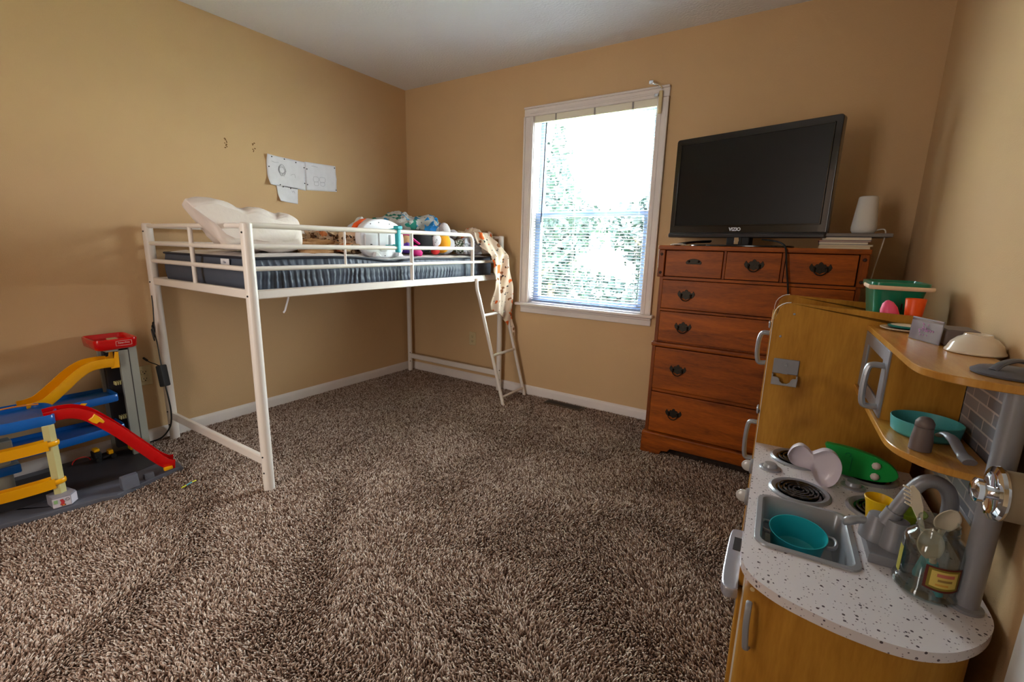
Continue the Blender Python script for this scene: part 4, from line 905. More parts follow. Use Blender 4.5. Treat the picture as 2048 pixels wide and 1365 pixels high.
# wall-side round fitting in front of the pole
rg = kthing('towel_roll_holder', 'beige roll with chrome ring and knob end, in front of the grey kitchen pole', 'holder', .39, .715, .767)
RM = Matrix.Rotation(-PI / 2, 3, 'Y') @ Matrix.Rotation(0, 3, 'X')
b = kmb(); b.lathe([(.0, 0), (.043, 0), (.043, .066), (.0, .066)], (.438, .738, .774), 32, RM); build(b, 'roll', mat('beige_roll', (146, 126, 98), .7), rg)
b = kmb(); b.lathe([(.030, 0), (.046, .0), (.048, .004), (.046, .009), (.036, .011), (.030, .008)], (.371, .738, .774), 36, RM); build(b, 'chrome_ring', CHROME, rg)
b = kmb(); b.lathe([(.010, 0), (.011, .012), (.020, .016), (.021, .026), (.014, .030), (0, .031)], (.366, .738, .774), 28, RM); build(b, 'chrome_knob', CHROME, rg)
b = kmb(); b.lathe([(.0, 0), (.030, 0), (.030, .006), (.0, .006)], (.371, .738, .774), 28, RM); build(b, 'recess', SCREW, rg)

# ---- things on the kitchen
# green basket
t = kthing('basket', 'dark green plastic basket with cream handle on top of the toy refrigerator', 'basket', .355, -.20, .969)
b = kmb()
def bq(u): return .262 + (u - .268) * .905
def brr(x0, y0, x1, y1, r, z): return [(bq(p[0]), p[1], z if z < 1.05 else z + .008) for p in rrect(x0, y0, x1, y1, r, 6)]
b.loft([brr(.295, -.275, .408, -.115, .02, .970), brr(.290, -.280, .413, -.110, .022, .975), brr(.277, -.300, .428, -.095, .026, 1.060), brr(.268, -.308, .436, -.088, .028, 1.064), brr(.268, -.308, .436, -.088, .028, 1.078), brr(.275, -.300, .430, -.095, .026, 1.079), brr(.278, -.297, .427, -.098, .025, 1.066), brr(.292, -.278, .411, -.112, .02, .974)], caps=True)
bs = build(b, 'tub', DGREEN, t)
b = kmb()
for k in range(5): u = .303 + k * .022; b.box((u, -.1045 - .004, 1.0), (u + .004, -.1005 - .004 + .002, 1.035))
build(b, 'side_slots', SCREW, bs)
b = kmb(); b.tube(smoothpath([(.256, -.19, 1.074), (.256, -.10, 1.072), (.264, -.082, 1.071), (.34, -.080, 1.070), (.408, -.082, 1.070), (.418, -.10, 1.070), (.418, -.19, 1.072)], 5), .006, 8, flat=(.5, 1.1)); build(b, 'handle', mat('cream_handle', (236, 204, 172), .45), t)
# cups
b = kmb(); M = Matrix.Rotation(-.25, 3, 'Y'); b.lathe([(.010, 0), (.020, .002), (.0245, .015), (.022, .04), (.014, .058), (.004, .066), (0, .066)], (.318, -.045, .970), 28, M); tag(build(b, 'pink_cup', PINK), 'pink rounded plastic toy behind the refrigerator panel edge', 'cup')
b = kmb(); b.lathe([(.018, 0), (.020, .002), (.0255, .072), (.0245, .074), (.0235, .072), (.0185, .005), (0, .004)], (.370, -.045, .970), 32); tag(build(b, 'orange_cup', ORANGE), 'bright orange plastic cup beside the pink one, in front of basket', 'cup')
b = kmb(); b.tube(smoothpath([(.205, -.04, .977), (.225, -.045, .986), (.245, -.05, .982), (.27, -.06, .976)], 5), .008, 8, flat=(2, .8)); tag(build(b, 'toy_utensil', GREYBOX), 'dark grey flat toy lying on top of the toy refrigerator', 'toy')
# plates
b = kmb(); b.lathe([(0, .9575), (.045, .9575), (.058, .9625), (.058, .965), (.045, .9605), (0, .9605)], (.336, .060, 0), 48); tag(build(b, 'plate', mat('cream_melamine', (232, 218, 198), .35)), 'larger cream toy plate at the bottom of the plate pair on shelf', 'plate')
t = kthing('plate', 'smaller white toy plate with teal rim stacked on the cream plate', 'plate', .345, .050, .966)
b = kmb(); b.lathe([(0, .9655), (.036, .9655), (.044, .9695), (.044, .9705), (.036, .9715), (0, .9715)], (.343, .046, 0), 44); build(b, 'plate_top', mat('white_melamine', (234, 228, 216), .35), t)
b = kmb(); b.lathe([(.0435, .9655), (.0452, .968), (.0452, .9705), (.0437, .9712)], (.343, .046, 0), 44); build(b, 'teal_rim', mat('teal_rim', (0, 120, 116), .4), t)
# clear card stand
t = kthing('card_stand', 'clear grey acrylic stand with purple glitter mark on upper toy shelf', 'stand', .35, .24, .957)
def cquad(b, P, th=.0022):
    P = [Vector(p) for p in P]; n = (P[1] - P[0]).cross(P[3] - P[0]).normalized() * th; b.add([*P, *[p + n for p in P]], [(0, 1, 2, 3), (7, 6, 5, 4), (0, 4, 5, 1), (1, 5, 6, 2), (2, 6, 7, 3), (3, 7, 4, 0)])
ST = mat('smoky_acrylic', (132, 128, 142), .15, coat=.6)
b = kmb(); cquad(b, [(.318, .205, .958), (.357, .305, .958), (.360, .300, 1.016), (.321, .200, 1.016)]); build(b, 'front_plate', ST, t)
b = kmb(); cquad(b, [(.3195, .203, 1.008), (.3590, .302, 1.008), (.3600, .304, 1.013), (.3205, .205, 1.013)], .0028); build(b, 'top_ridge', CLEARP, t)
rnd = random.Random(5)
GL = mat('purple_glitter', (206, 150, 214), .3, metal=.3)
b = kmb()
for k in range(26):
    q = .5 + rnd.gauss(0, .13); z = .988 + rnd.gauss(0, .006); u = .319 + .040 * q - .0022; v = .204 + .100 * q + .0015; b.ball((u, v + .001, z), .0016, 5, 4)
gl = build(b, 'glitter_mark', GL, t); gl['kind'] = 'stuff'
b = kmb(); b.box((.368, .205, .958), (.432, .300, .998), .003); b2 = build(b, 'storage_box', GREYBOX); tag(b2, 'taupe plastic box behind the clear stand on the upper toy shelf', 'box')
# bowl upside down
t = b = kmb(); b.lathe([(.052, .958), (.0535, .960), (.0525, .963), (.050, .966), (.045, .980), (.034, .992), (.026, .996), (.024, 1.001), (.022, 1.001), (.021, .997), (0, .997)], (.408, .362, 0), 56); tag(build(b, 'bowl', BOWLM, smooth=60), 'glossy cream bowl turned upside down on the upper toy shelf', 'bowl')
# lid
t = kthing('pot_lid', 'grey toy pot lid with arched handle at the near end of upper shelf', 'lid', .39, .60, .957)
b = kmb(); b.lathe([(.058, .958), (.059, .962), (.050, .968), (.03, .971), (0, .972)], (.398, .600, 0), 44); build(b, 'lid_disc', GREYP, t)
b = kmb(); b.tube(smoothpath([(.362, .625, .968), (.374, .617, .980), (.398, .600, .986), (.422, .583, .980), (.434, .575, .968)], 5), .006, 8, flat=(1.3, .7)); build(b, 'lid_handle', GREYP, t)
# pan and grinder on the middle shelf
t = kthing('frying_pan', 'teal toy frying pan with grey handle on the middle toy shelf', 'pan', .335, .43, .764)
b = kmb(); b.lathe([(0, .7645), (.056, .7645), (.062, .770), (.066, .800), (.0645, .801), (.060, .772), (.054, .7685), (0, .7685)], (.335, .43, 0), 52); build(b, 'pan_body', TEALP, t)
b = kmb(); b.tube(smoothpath([(.345, .493, .788), (.350, .510, .797), (.357, .535, .795), (.364, .560, .780), (.370, .580, .772), (.373, .590, .770)], 5), [.0075] * 8 + [.009] * 10 + [.011] * 8, 12, flat=(1.2, .7)); build(b, 'pan_handle', SILVERD, t)
t = kthing('pepper_grinder', 'dark grey toy pepper grinder standing in front of the teal pan', 'grinder', .305, .545, .764)
b = kmb(); b.lathe([(0, .7645), (.0195, .7645), (.0195, .785), (.0165, .81), (.0165, .816), (0, .816)], (.305, .545, 0), 28); build(b, 'grinder_body', GREYBOX, t)
b = kmb(); b.lathe([(.015, .8155), (.0165, .818), (.0165, .826), (.012, .834), (.007, .837), (0, .8375)], (.305, .545, 0), 28); build(b, 'grinder_cap', GREYBOX, t)
# green toy leaning against the panel
t = kthing('green_toy', 'green oval plastic toy with two white knobs on the back burner', 'toy', .28, .135, .508)
GP = [(.186, .592), (.190, .600), (.205, .600), (.25, .598), (.30, .589), (.34, .575), (.365, .556), (.372, .537), (.362, .520), (.335, .510), (.30, .507), (.255, .508), (.232, .512), (.215, .53), (.20, .56)]
b = kmb(); b.prism(smooth2(GP + [GP[0]], 2)[:-1], .128, .152, 1, .005, 2); gb = build(b, 'shell', GREEN, t, wn=True)
for (u, z) in ((.316, .560), (.317, .526)):
    b = kmb(); b.lathe([(.011, 0), (.0115, .004), (.008, .009), (.003, .012), (0, .0122)], (u, .152, z), 8, Matrix.Rotation(-PI / 2, 3, 'X')); build(b, 'knob', mat('pinkish_white_%d' % int(z * 1000), (232, 212, 206), .4), gb)
b = kmb(); b.box((.256, .1523, .525), (.2572, .1532, .572)); build(b, 'seam_line', DGREEN, gb)
b = kmb(); b.tube([(.246 + .007 * math.cos(a * .5), .1525, .577 + .006 * math.sin(a * .5)) for a in range(-2, 8)], .0009, 5); build(b, 'round_mark', DGREEN, gb)
# white figure-eight toy
WT = mat('translucent_white_plastic', (226, 216, 228), .3, coat=.3)
b = kmb(); F8 = [(.086, .575), (.096, .60), (.115, .613), (.134, .605), (.146, .593), (.158, .600), (.178, .612), (.202, .607), (.219, .585), (.224, .555), (.216, .52), (.198, .500), (.180, .500), (.163, .517), (.152, .540), (.138, .545), (.118, .546), (.098, .552)]
F8 = smooth2(F8 + [F8[0]], 4)[:-1]; cxm = sum(p[0] for p in F8) / len(F8); czm = sum(p[1] for p in F8) / len(F8)
def ring8(s, d): return [(cxm + (p[0] - cxm) * s, .245 + d, czm + (p[1] - czm) * s) for p in F8]
b.loft([ring8(.90, -.028), ring8(.97, -.022), ring8(1.0, .004), ring8(.985, .006), ring8(.95, -.006), ring8(.55, -.016), ring8(.1, -.018)], caps=True)
tag(build(b, 'toy_tray', WT, smooth=60), 'white figure-eight shaped plastic toy standing between the burners', 'toy')
# yellow cup, lime bowl
b = kmb(); b.lathe([(.016, 0), (.018, .002), (.026, .060), (.0295, .072), (.031, .076), (.0295, .078), (.026, .070), (.015, .004), (0, .004)], (.283, .418, .5005), 36); tag(build(b, 'yellow_cup', YELC), 'bright yellow toy cup standing behind the faucet', 'cup')
b = kmb(); b.lathe([(.018, 0), (.02, .002), (.036, .032), (.038, .036), (.036, .036), (.018, .006), (0, .006)], (.352, .375, .5085), 36); tag(build(b, 'lime_bowl', LIME), 'lime green toy bowl on the right burner behind the spout', 'bowl')
# pot in the sink
t = kthing('toy_pot', 'teal oval toy pot with grey side handles lying in the sink', 'pot', .128, .53, .413)
b = kmb(); PM = Matrix.Translation((.116, .525, .420)) @ Matrix.Rotation(-.20, 4, 'X') @ Matrix.Rotation(-.0, 4, 'Y')
b = MB(KM @ PM); b.lathe([(0, .006), (.038, .006), (.048, .012), (.056, .075), (.0575, .077), (.0555, .077), (.046, .016), (.036, .010), (0, .010)], (0, 0, 0), 52, sx=1.10, sy=.98); pb_ = build(b, 'pot_body', TEAL, t)
for s in (-1, 1):
    b = MB(KM @ PM); b.tube(smoothpath([(s * .058, -.018, .066), (s * .074, -.016, .068), (s * .080, 0, .069), (s * .074, .016, .068), (s * .058, .018, .066)], 5), .0038, 8, flat=(1, 1.4)); build(b, 'pot_handle', SILVERD, t)
b = MB(KM @ PM); b.ball((.02, .012, .018), (.008, .006, .005), 8, 6); tag(build(b, 'small_toy', BLACKM), 'tiny black toy piece lying inside the teal pot', 'toy')
b = MB(KM @ PM); b.ball((.004, .016, .017), (.006, .005, .004), 8, 6); tag(build(b, 'small_toy', WHITEP), 'tiny white toy piece lying inside the teal pot', 'toy')
# glass jug with utensils
JC = (.335, .640)
t = kthing('glass_jug', 'clear plastic jug with red and yellow label holding toy utensils', 'jug', JC[0], JC[1], .5)
b = kmb(); b.lathe([(0, .5015), (.050, .5015), (.0565, .507), (.0555, .516), (.0500, .522), (.0515, .604), (.0465, .619), (.036, .628), (.0335, .633), (.0350, .637), (.0335, .641), (.0350, .645), (.0335, .649), (.0335, .655), (.0325, .655), (.0325, .631), (.036, .625), (.0455, .616), (.0503, .602), (.0488, .523), (.054, .515), (.054, .508), (.049, .505), (0, .505)], (*JC, 0), 48, sx=.96); jb = build(b, 'jug_body', JARG, t)
def label_patch(name, m, a0, a1, z0, z1, r, par, bulge=0):
    b = kmb(); b.grid(lambda u, v: Vector((JC[0] + r * .97 * math.cos(a0 + (a1 - a0) * u), JC[1] + r * math.sin(a0 + (a1 - a0) * u), z0 + (z1 - z0) * v - bulge * (1 - v) * math.sin(PI * u))), 14, 5); return build(b, name, m, par)
LB = label_patch('jug_label', mat('label_maroon', (92, 26, 16), .5), .75, 1.95, .535, .583, .0523, jb, .004)
label_patch('label_border', mat('label_olive', (130, 116, 30), .5), .84, 1.86, .5385, .5795, .0527, LB, .003)
label_patch('label_field', mat('label_yellow', (214, 190, 96), .5), .93, 1.77, .5425, .5755, .0531, LB, .002)
label_patch('label_print', mat('label_pink', (200, 112, 92), .5), 1.05, 1.6, .564, .571, .0534, LB)
label_patch('label_print', mat('label_brown', (150, 120, 60), .5), 1.1, 1.55, .554, .559, .0534, LB)
label_patch('label_print', mat('label_orange', (206, 150, 60), .5), 1.2, 1.6, .545, .549, .0534, LB)
label_patch('side_label', mat('side_label_yellow', (170, 164, 70), .5), 2.9, 3.25, .53, .588, .0506, jb)
def utensil(name, label, base, tip, headw, headl, kind, mcol):
    t = kthing(name, label, 'utensil', *base)
    B_ = Vector(base); T_ = Vector(tip); d = (T_ - B_).normalized(); L = (T_ - B_).length
    sd = Vector((1, -.25, 0)); sd = (sd - d * sd.dot(d)).normalized(); nn = d.cross(sd)
    mid = B_ + d * (L - headl)
    b = kmb(); h1 = B_ + d * L * .48; b.tube([B_, B_ + d * .01, h1], [.004, .0065, .0065], 10, flat=(1.3, .8)); build(b, 'handle', TEAL, t)
    b = kmb(); b.tube([h1, h1 + (mid - h1) * .5, mid], [.0055, .0045, .005], 8); 
    if kind == 'spoon':
        b.grid(lambda u, v: mid + d * (headl * (v)) + sd * ((u - .5) * headw * (max(.02, math.sin(PI * min(.97, .1 + v * .88))) ** .6)) + nn * (-.010 * (1 - (2 * u - 1) ** 2) * math.sin(PI * v)), 12, 14)
    else:
        W2 = headw / 2
        body = [(-.005, 0), (-W2 * .9, headl * .4), (-W2 * .2, headl), (W2 * .3, headl * 1.02), (W2, headl * .8), (W2, headl * .35), (.005, 0)]
        P3 = lambda p, o: mid + sd * p[0] + d * p[1] + nn * o
        b.loft([[P3(p, -.001) for p in body], [P3(p, .0012) for p in body]])
        for k in range(5):
            z0 = headl * (.42 + .13 * k); b.tube([P3((-W2 * (.8 - .13 * k), z0 - .002), 0), P3((-W2 * (1.75 - .10 * k), z0 + .006), 0)], [.0026, .0020], 6)
    build(b, 'head', mcol, t, solid=.0015 if kind == 'spoon' else 0, smooth=60); return t
CRU = mat('cream_nylon', (226, 212, 190), .5)
utensil('pasta_fork', 'cream toothed toy pasta fork sticking up highest out of the clear jug', (.352, .668, .508), (.292, .600, .700), .022, .064, 'fork', CRU)
utensil('serving_spoon', 'cream rounded toy spoon leaning right in the clear jug', (.325, .612, .508), (.352, .640, .684), .044, .052, 'spoon', CRU)
utensil('ladle', 'cream toy ladle with teal handle standing inside the clear jug, lower than others', (.350, .655, .508), (.318, .655, .640), .046, .062, 'spoon', mat('pale_cream_nylon', (216, 204, 186), .5))

# ================================================================ TOY GARAGE
gt = thing('toy_garage', 'multi-level plastic toy parking garage with red and yellow slides by left wall', 'toy', (.28, -2.52, 0))
# base slab
GO = [(.50, -2.13), (.525, -2.16), (.555, -2.262), (.592, -2.395), (.60, -2.43), (.575, -2.48), (.556, -2.60), (.53, -2.70), (.505, -2.80), (.47, -3.05), (.06, -3.05), (.03, -3.0), (.03, -2.18), (.08, -2.13)]
b = MB(); b.prism([(v.x, v.y) for v in smoothpath([(p[0], p[1], 0) for p in GO], 3, True)], .0, .030, 2, .006, 2); gbs = build(b, 'base', GREYP, gt, wn=True)
b = MB(); b.prism([(.10, -2.20), (.40, -2.20), (.44, -2.36), (.42, -2.5), (.40, -2.98), (.08, -2.98)], .029, .033, 2, .001); build(b, 'dark_floor', TOWERD, gbs)
b = MB(); b.prism([(.572, .03), (.588, .03), (.572, .086), (.556, .090), (.548, .082), (.542, .03)], -2.395, -2.33, 1, .004, 2); build(b, 'bumper', GREYP, gbs, wn=True)
b = MB(); b.prism([(.540, .03), (.552, .03), (.545, .055), (.530, .055), (.525, .03)], -2.30, -2.26, 1, .003); build(b, 'slide_stop', GREYP, gbs)
# tower
b = MB(); xt = (.055, .195)
b.prism([(xt[0], -2.185), (xt[1], -2.185), (xt[1], -2.150), (xt[0], -2.150)], .03, .625, 2, .004, 2)
b.prism([(xt[0], -2.275), (xt[0] + .02, -2.275), (xt[0] + .02, -2.185), (xt[0], -2.185)], .03, .625, 2, .002)
b.prism([(xt[1] - .02, -2.225), (xt[1], -2.225), (xt[1], -2.185), (xt[1] - .02, -2.185)], .03, .625, 2, .002)
b.box((xt[0], -2.275, .60), (xt[1], -2.185, .625), .002)
tw = build(b, 'tower', TOWERG, gt, wn=True)
b = MB(); b.box((xt[0] + .015, -2.262, .06), (xt[0] + .05, -2.19, .60), .002); b.box((xt[0] + .05, -2.205, .06), (xt[1] - .02, -2.188, .60), .002); build(b, 'elevator_shaft', TOWERD, tw)
b = MB(); b.box((xt[1] - .0005, -2.186, .04), (xt[1] + .0012, -2.183, .62)); build(b, 'seam', TOWERD, tw)
for z in (.42, .235): b = MB(); [b.box((.15, -2.252 + k * .009, z), (.18, -2.247 + k * .009, z + .018), .001) for k in range(4)]; build(b, 'elevator_grille', CREAMP, tw)
b = MB(); b.prism([(.15, .060), (.19, .060), (.185, .105), (.150, .105)], -2.235, -2.205, 1, .002); build(b, 'elevator_stop', YEL, tw)
# red tray on the tower
b = MB(); RT = lambda e, r, z: [(p[0], p[1], z) for p in rrect(.026 - e, -2.318 - e, .226 + e, -2.148 + e, r, 6)]
b.loft([RT(-.010, .02, .614), RT(0, .025, .622), RT(.004, .028, .662), RT(.002, .026, .668), RT(-.004, .022, .667), RT(-.014, .018, .646), RT(-.06, .01, .645)], caps=True); rt = build(b, 'red_tray', RED, gt, smooth=50)
b = MB(); b.box((.09, -2.238, .6455), (.125, -2.198, .655), .002); build(b, 'tray_slot', mat('cream_slot', (220, 196, 150), .5), rt)
b = MB(); LBL = mat('label_white_print', (240, 225, 220), .5); y0, y1, z0, z1 = -2.240, -2.176, .634, .656
Pq = [(y0, z0), (y0, z1), ((y0 * 2 + y1) / 3, z1 + .002), ((y0 + y1 * 2) / 3, z1 + .001), (y1, z1), (y1, z0), ((y0 + y1 * 2) / 3, z0 - .002), ((y0 * 2 + y1) / 3, z0 - .001)]
b.tube([(.2320 + (z - .645) * .10, y, z) for y, z in Pq], .0008, 5, closed=True); build(b, 'label_outline', LBL, rt)
text('brand_lettering', 'Fisher-Price', .0098, frameM((.2312, (y0 + y1) / 2, .6465), (0, 1, 0), (.13, 0, 1)), LBL, rt, depth=.0004)
# decks
def deck(name, P, z0, z1, wall=.018, parent=gt):
    t = bmesh.new(); b = MB(); Ps = [(v.x, v.y) for v in smoothpath([(p[0], p[1], 0) for p in P], 4, True)]
    cx_ = sum(p[0] for p in Ps) / len(Ps); cy_ = sum(p[1] for p in Ps) / len(Ps)
    def off(d):
        out = []
        n = len(Ps)
        for i in range(n):
            a = Vector(Ps[i - 1]); c = Vector(Ps[(i + 1) % n]); tt = (c - a).normalized(); nn = Vector((tt.y, -tt.x)); p = Vector(Ps[i]) + nn * d
            out.append(p)
        return out
    s = 1 if (Vector(off(.01)[0]) - Vector((cx_, cy_))).length > (Vector(Ps[0]) - Vector((cx_, cy_))).length else -1
    R = [(off(-.003 * s), z0), (off(0), z0 + .004), (off(0), z1 - .003), (off(-.003 * s), z1), (off(-.007 * s), z1 - .001), (off(-.009 * s), z1 - wall), (off(-.012 * s), z1 - wall - .001)]
    b.loft([[(p.x, p.y, z) for p in L] for L, z in R], caps=True); return build(b, name, BLUE, parent, smooth=50)
DK = [(.06, -2.255), (.20, -2.250), (.222, -2.262), (.222, -2.30), (.222, -2.50), (.222, -2.62), (.06, -2.62), (.045, -2.6), (.045, -2.3)]
deck('upper_deck', [(.05, -2.27), (.06, -2.258), (.13, -2.256), (.205, -2.258), (.225, -2.275), (.232, -2.36), (.245, -2.48), (.245, -2.7), (.24, -2.9), (.05, -2.9), (.045, -2.6)], .350, .388)
deck('lower_deck', [(.05, -2.27), (.06, -2.256), (.13, -2.252), (.215, -2.254), (.235, -2.268), (.245, -2.36), (.26, -2.48), (.26, -2.7), (.25, -2.9), (.05, -2.9), (.045, -2.6)], .190, .228)
deck('round_deck', [(.46, -2.545), (.495, -2.555), (.505, -2.58), (.50, -2.62), (.50, -2.70), (.47, -2.80), (.42, -2.86), (.30, -2.88), (.25, -2.84), (.25, -2.62), (.27, -2.55), (.33, -2.525), (.42, -2.53)], .388, .432)
b = MB(); b.tube(smoothpath([(.30, -2.56, .434), (.30, -2.64, .442), (.33, -2.72, .446), (.36, -2.80, .446)], 5), .0035, 6); build(b, 'deck_edge_trim', mat('orange_trim', (224, 130, 40), .4), gt)
# posts
b = MB(); b.prism([(.478, -2.592), (.502, -2.600), (.510, -2.580), (.500, -2.560), (.480, -2.566)], .078, .390, 2, .002); build(b, 'corner_post', CREAMP, gt)
b = MB(); b.prism([(.47, -2.62), (.535, -2.615), (.545, -2.56), (.515, -2.535), (.45, -2.55)], .030, .080, 2, .004, 2); fo_ = build(b, 'post_foot', mat('foot_grey', (150, 146, 156), .45), gt, wn=True)
b = MB(); b.add([(.5362, -2.617, .034), (.5468, -2.561, .034), (.5468, -2.561, .074), (.5362, -2.617, .074)], [(0, 1, 2, 3)]); b.add([(.5470, -2.560, .034), (.5170, -2.5335, .034), (.5170, -2.5335, .074), (.5470, -2.560, .074)], [(0, 1, 2, 3)])
stk = build(b, 'foot_sticker', mat('sticker_white', (214, 206, 214), .4), fo_)
def on(s, z, e=.0012): return Vector((.5362 + .0106 * s + e, -2.617 + .056 * s, z))
b = MB(); b.add([on(.38, .042), on(.60, .042), on(.66, .055), on(.56, .068), on(.40, .066), on(.46, .054)], [(0, 1, 2, 3, 4, 5)]); build(b, 'sticker_red_figure', mat('sticker_red', (196, 60, 66), .5), stk)
b = MB(); b.tube([on(.82 + .10 * math.cos(a * PI / 7), .062 + .0062 * math.sin(a * PI / 7)) for a in range(14)], .0007, 5, closed=True); build(b, 'sticker_clock', BLACKM, stk)
b = MB(); b.add([on(.45, .036), on(.68, .036), on(.68, .044), on(.45, .044)], [(0, 1, 2, 3)]); build(b, 'sticker_brown_box', mat('sticker_brown', (120, 60, 30), .5), stk)
b = MB(); b.add([on(.49, .0375, .0016), on(.64, .0375, .0016), on(.64, .0425, .0016), on(.49, .0425, .0016)], [(0, 1, 2, 3)]); build(b, 'sticker_orange_box', mat('sticker_orange', (226, 130, 60), .5), stk)
b = MB(); b.add([on(.08, .052), on(.28, .052), on(.28, .068), on(.08, .068)], [(0, 1, 2, 3)]); build(b, 'sticker_green_box', mat('sticker_green', (150, 190, 130), .5), stk)
b = MB(); b.box((.24, -2.75, .228), (.30, -2.66, .30), .004); b.cyl((.27, -2.70, .03), (.27, -2.70, .23), .028, 18); b.box((.235, -2.75, .165), (.31, -2.65, .192), .004); build(b, 'centre_column', TOWERG, gt)
b = MB(); b.box((.232, -2.755, .150), (.315, -2.65, .19), .006, 2); build(b, 'column_collar', BLUE, gt, wn=True)
# yellow spiral tracks around the post
def track(z, y_off):
    b = MB(); P = smoothpath([(.49, -2.588, z + .002), (.475, -2.66, z - .004), (.44, -2.76, z - .012), (.37, -2.84, z - .02), (.27, -2.90, z - .03), (.18, -2.93, z - .035)], 6)
    rings = []
    for i, p in enumerate(P):
        d = (P[min(i + 1, len(P) - 1)] - P[max(i - 1, 0)]).normalized(); n = Vector((-d.y, d.x, 0)).normalized()
        if n.x < 0: n = -n
        prof = [(.022, -.020), (.028, .024), (.023, .025), (.017, -.008), (-.030, -.008), (-.034, .016), (-.038, .016), (-.036, -.020)]
        rings.append([p + n * a + Vector((0, 0, c)) for a, c in prof])
    b.loft(rings); return build(b, 'spiral_track', YEL, gt, smooth=50)
for z in (.300, .128):
    tk = track(z, 0)
    b = MB(); b.tube([(.494 + .020 * math.cos(a * PI / 8), -2.580 + .024 * math.sin(a * PI / 8), z + .008) for a in range(16)], .0075, 8, closed=True, flat=(.6, 1.5)); build(b, 'track_clip', YEL, tk)
# slides (open channels)
def channel(name, P, w, hgt, m, th=.004, parent=gt):
    P = smoothpath(P, 7); rings = []
    for i, p in enumerate(P):
        d = (P[min(i + 1, len(P) - 1)] - P[max(i - 1, 0)]).normalized(); n = Vector((-d.y, d.x, 0)).normalized(); up = n.cross(d); up = -up if up.z < 0 else up
        prof = [(-w / 2, hgt), (-w / 2, 0), (-w / 2 + .004, -.004), (w / 2 - .004, -.004), (w / 2, 0), (w / 2, hgt), (w / 2 - th, hgt), (w / 2 - th, .002), (-w / 2 + th, .002), (-w / 2 + th, hgt)]
        rings.append([p + n * a + up * c for a, c in prof])
    b = MB(); b.loft(rings); return build(b, name, m, parent, smooth=50)
rs = channel('red_slide', [(.445, -2.575, .396), (.452, -2.53, .400), (.46, -2.49, .395), (.468, -2.45, .370), (.48, -2.38, .290), (.492, -2.30, .180), (.503, -2.235, .090), (.512, -2.195, .052), (.520, -2.165, .046)], .078, .042, RED, .005)
b = MB(); b.prism([(-2.455, .376), (-2.44, .386), (-2.432, .398), (-2.424, .388), (-2.412, .372), (-2.40, .352), (-2.408, .346), (-2.42, .356), (-2.43, .350), (-2.445, .362)], .508, .517, 0, .002); build(b, 'slide_clip', YEL, rs)
b = MB(); b.prism([(-2.46, .425), (-2.448, .432), (-2.43, .428), (-2.44, .418)], .425, .432, 0, .001); build(b, 'slide_clip', YEL, rs)
b = MB(); b.box((.545, -2.222, .045), (.562, -2.185, .062), .004, 2); build(b, 'slide_clip', YEL, rs)
ys = channel('yellow_slide', [(.175, -2.262, .530), (.178, -2.30, .533), (.182, -2.35, .528), (.188, -2.40, .500), (.197, -2.46, .450), (.206, -2.52, .405), (.214, -2.565, .392), (.22, -2.60, .392)], .094, .042, YEL, .005)
for x in (.135, .210): b = MB(); b.prism([(-2.268, .52), (-2.235, .52), (-2.232, .60), (-2.246, .602), (-2.252, .57), (-2.268, .566)], x, x + .010, 0, .002); build(b, 'slide_hook', YEL, ys)
# small vehicles inside
t = thing('toy_truck', 'small black and yellow toy truck parked inside the toy garage', 'toy car', (.14, -2.335, .034))
b = MB(); b.box((.10, -2.375, .045), (.16, -2.345, .085), .004); b.box((.105, -2.345, .042), (.155, -2.29, .055), .003); build(b, 'chassis', BLACKM, t)
b = MB(); b.box((.11, -2.372, .085), (.15, -2.348, .100), .003); b.box((.112, -2.315, .052), (.148, -2.295, .075), .002); build(b, 'yellow_cab', YEL, t)
for (x, y) in ((.100, -2.36), (.160, -2.36), (.100, -2.30), (.160, -2.30)): b = MB(); b.cyl((x - .006, y, .046), (x + .006, y, .046), .0115, 16); build(b, 'wheel', BLACKM, t)
b = MB(); b.tube([(.13, -2.42 + .035 * math.cos(a * PI / 10), .048 + .026 * math.sin(a * PI / 10)) for a in range(11)], .002, 6); tag(build(b, 'red_wire_loop', RED), 'thin red loop lying on the toy garage floor behind the post', 'toy part')
# stray little thing on the carpet
t = thing('plastic_scrap', 'tiny yellow and teal plastic strip lying on the carpet', 'scrap', (.72, -2.19, .018))
b = MB(); b.tube([(.745, -2.225, .020), (.74, -2.205, .021)], .003, 6); b.tube([(.728, -2.175, .021), (.723, -2.155, .020)], .003, 6); build(b, 'yellow_ends', mat('lemon_plastic', (236, 240, 40), .4), t)
b = MB(); b.tube([(.74, -2.205, .021), (.728, -2.175, .021)], .003, 6); build(b, 'teal_middle', TEAL, t)

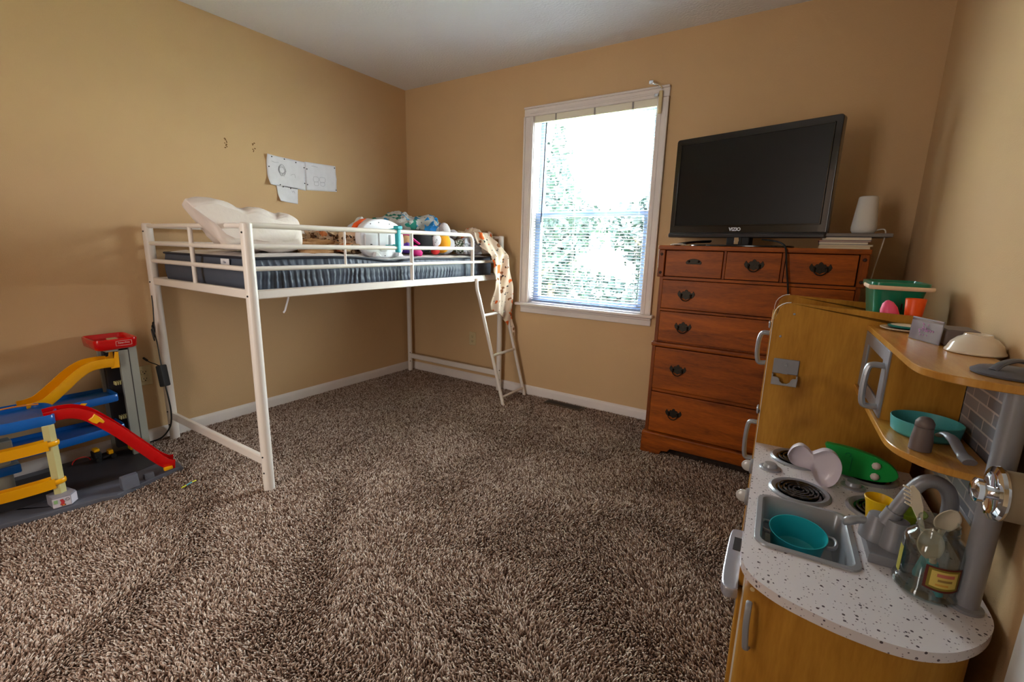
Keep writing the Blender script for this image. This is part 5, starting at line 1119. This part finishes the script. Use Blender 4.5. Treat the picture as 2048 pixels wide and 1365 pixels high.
# ================================================================ CARPET PILE (stuff)
def carpet():
    rng = np.random.default_rng(3)
    sp = .0060; xs = np.arange(.016, W - .016, sp); ys = np.arange(-3.55, -.016, sp)
    X, Y = np.meshgrid(xs, ys); X = X.ravel(); Y = Y.ravel()
    X = X + rng.uniform(-.5, .5, X.size) * sp; Y = Y + rng.uniform(-.5, .5, Y.size) * sp
    keep = np.ones(X.size, bool)
    cx, cy = 3.097, -3.045                       # only where the photographed view can reach
    fx, fy = -math.sin(.57635), math.cos(.57635)
    dx, dy = X - cx, Y - cy; f = dx * fx + dy * fy; s = dx * fy - dy * fx
    keep &= (f > -.45) & (np.abs(s) < f * 1.7 + 1.6)
    keep &= ~((X > .05) & (X < .50) & (Y < -2.15) & (Y > -3.02)); keep &= ~((X > 2.41) & (X < 3.28) & (Y > -.46)); keep &= ~((X > 3.05) & (X < 3.40) & (Y > -2.05) & (Y < -.93))
    keep &= ~((X > 1.53) & (X < 1.81) & (Y > -.115) & (Y < -.055))
    X, Y = X[keep], Y[keep]; n = X.size
    ang = rng.uniform(0, 2 * math.pi, n); swirl = 1.1 * np.sin(X * 3.3 + 1.6 * np.sin(Y * 2.9)) + .9 * np.cos(Y * 5.1 + X * 2 + 1.3 * np.sin(X * 4.1)) + .35 * np.sin(X * 11 + 2 * np.sin(Y * 9))
    hgt = rng.uniform(.010, .014, n); lean = rng.uniform(.001, .010, n); lx = np.cos(ang) * lean + np.cos(swirl * 2) * .0046; ly = np.sin(ang) * lean + np.sin(swirl * 2) * .0046
    r0 = rng.uniform(.0018, .0026, n); ph = rng.uniform(0, 2 * math.pi, n)
    lv = [(0.0, 1.0, 0.0), (.45, 1.15, .3), (.85, 1.0, .8), (1.0, .45, 1.15)]; K = 4
    V = np.zeros((n, len(lv) * K, 3), np.float32)
    for j, (hz, rs_, ls) in enumerate(lv):
        for k in range(K):
            a = ph + k * 2 * math.pi / K + j * .5
            V[:, j * K + k, 0] = X + lx * ls + np.cos(a) * r0 * rs_; V[:, j * K + k, 1] = Y + ly * ls + np.sin(a) * r0 * rs_; V[:, j * K + k, 2] = hgt * hz + .001
    F = []
    for j in range(len(lv) - 1):
        for k in range(K): F.append((j * K + k, j * K + (k + 1) % K, (j + 1) * K + (k + 1) % K, (j + 1) * K + k))
    F.append(tuple((len(lv) - 1) * K + k for k in range(K)))
    F = np.array(F, np.int32); nf = len(F)
    me = bpy.data.meshes.new('carpet_pile'); me.vertices.add(n * len(lv) * K); me.vertices.foreach_set('co', V.ravel())
    loops = (F[None] + (np.arange(n, dtype=np.int32) * (len(lv) * K))[:, None, None]).ravel()
    me.loops.add(loops.size); me.loops.foreach_set('vertex_index', loops)
    me.polygons.add(n * nf); me.polygons.foreach_set('loop_start', np.arange(n * nf, dtype=np.int32) * 4)
    me.polygons.foreach_set('use_smooth', np.ones(n * nf, bool)); me.update(calc_edges=True)
    at = me.attributes.new('yarn', 'FLOAT', 'POINT'); at.data.foreach_set('value', np.repeat(rng.uniform(0, 1, n).astype(np.float32), len(lv) * K))
    m = bpy.data.materials.new('carpet_yarn'); m.use_nodes = True; nt = m.node_tree; pb = nt.nodes['Principled BSDF']; pb.inputs['Roughness'].default_value = .95; pb.inputs['Specular IOR Level'].default_value = .1
    an = nt.nodes.new('ShaderNodeAttribute'); an.attribute_name = 'yarn'
    r = nt.nodes.new('ShaderNodeValToRGB'); e = r.color_ramp.elements; e[0].position = 0; e[0].color = (*lin(CARPET[0]), 1); e[1].position = 1; e[1].color = (*lin(CARPET[-1]), 1)
    for q, cc in zip((.25, .5, .75), CARPET[1:4]): x = r.color_ramp.elements.new(q); x.color = (*lin(cc), 1)
    nt.links.new(an.outputs['Fac'], r.inputs[0]); nt.links.new(r.outputs[0], pb.inputs['Base Color'])
    me.materials.append(m); o = bpy.data.objects.new('carpet_pile', me); C.objects.link(o)
    tag(o, 'brown and grey flecked shag carpet pile covering the bedroom floor', 'carpet', kind='stuff')
CARPET = [(80, 57, 46), (130, 103, 87), (172, 146, 129), (200, 178, 162), (234, 219, 206)]
carpet()
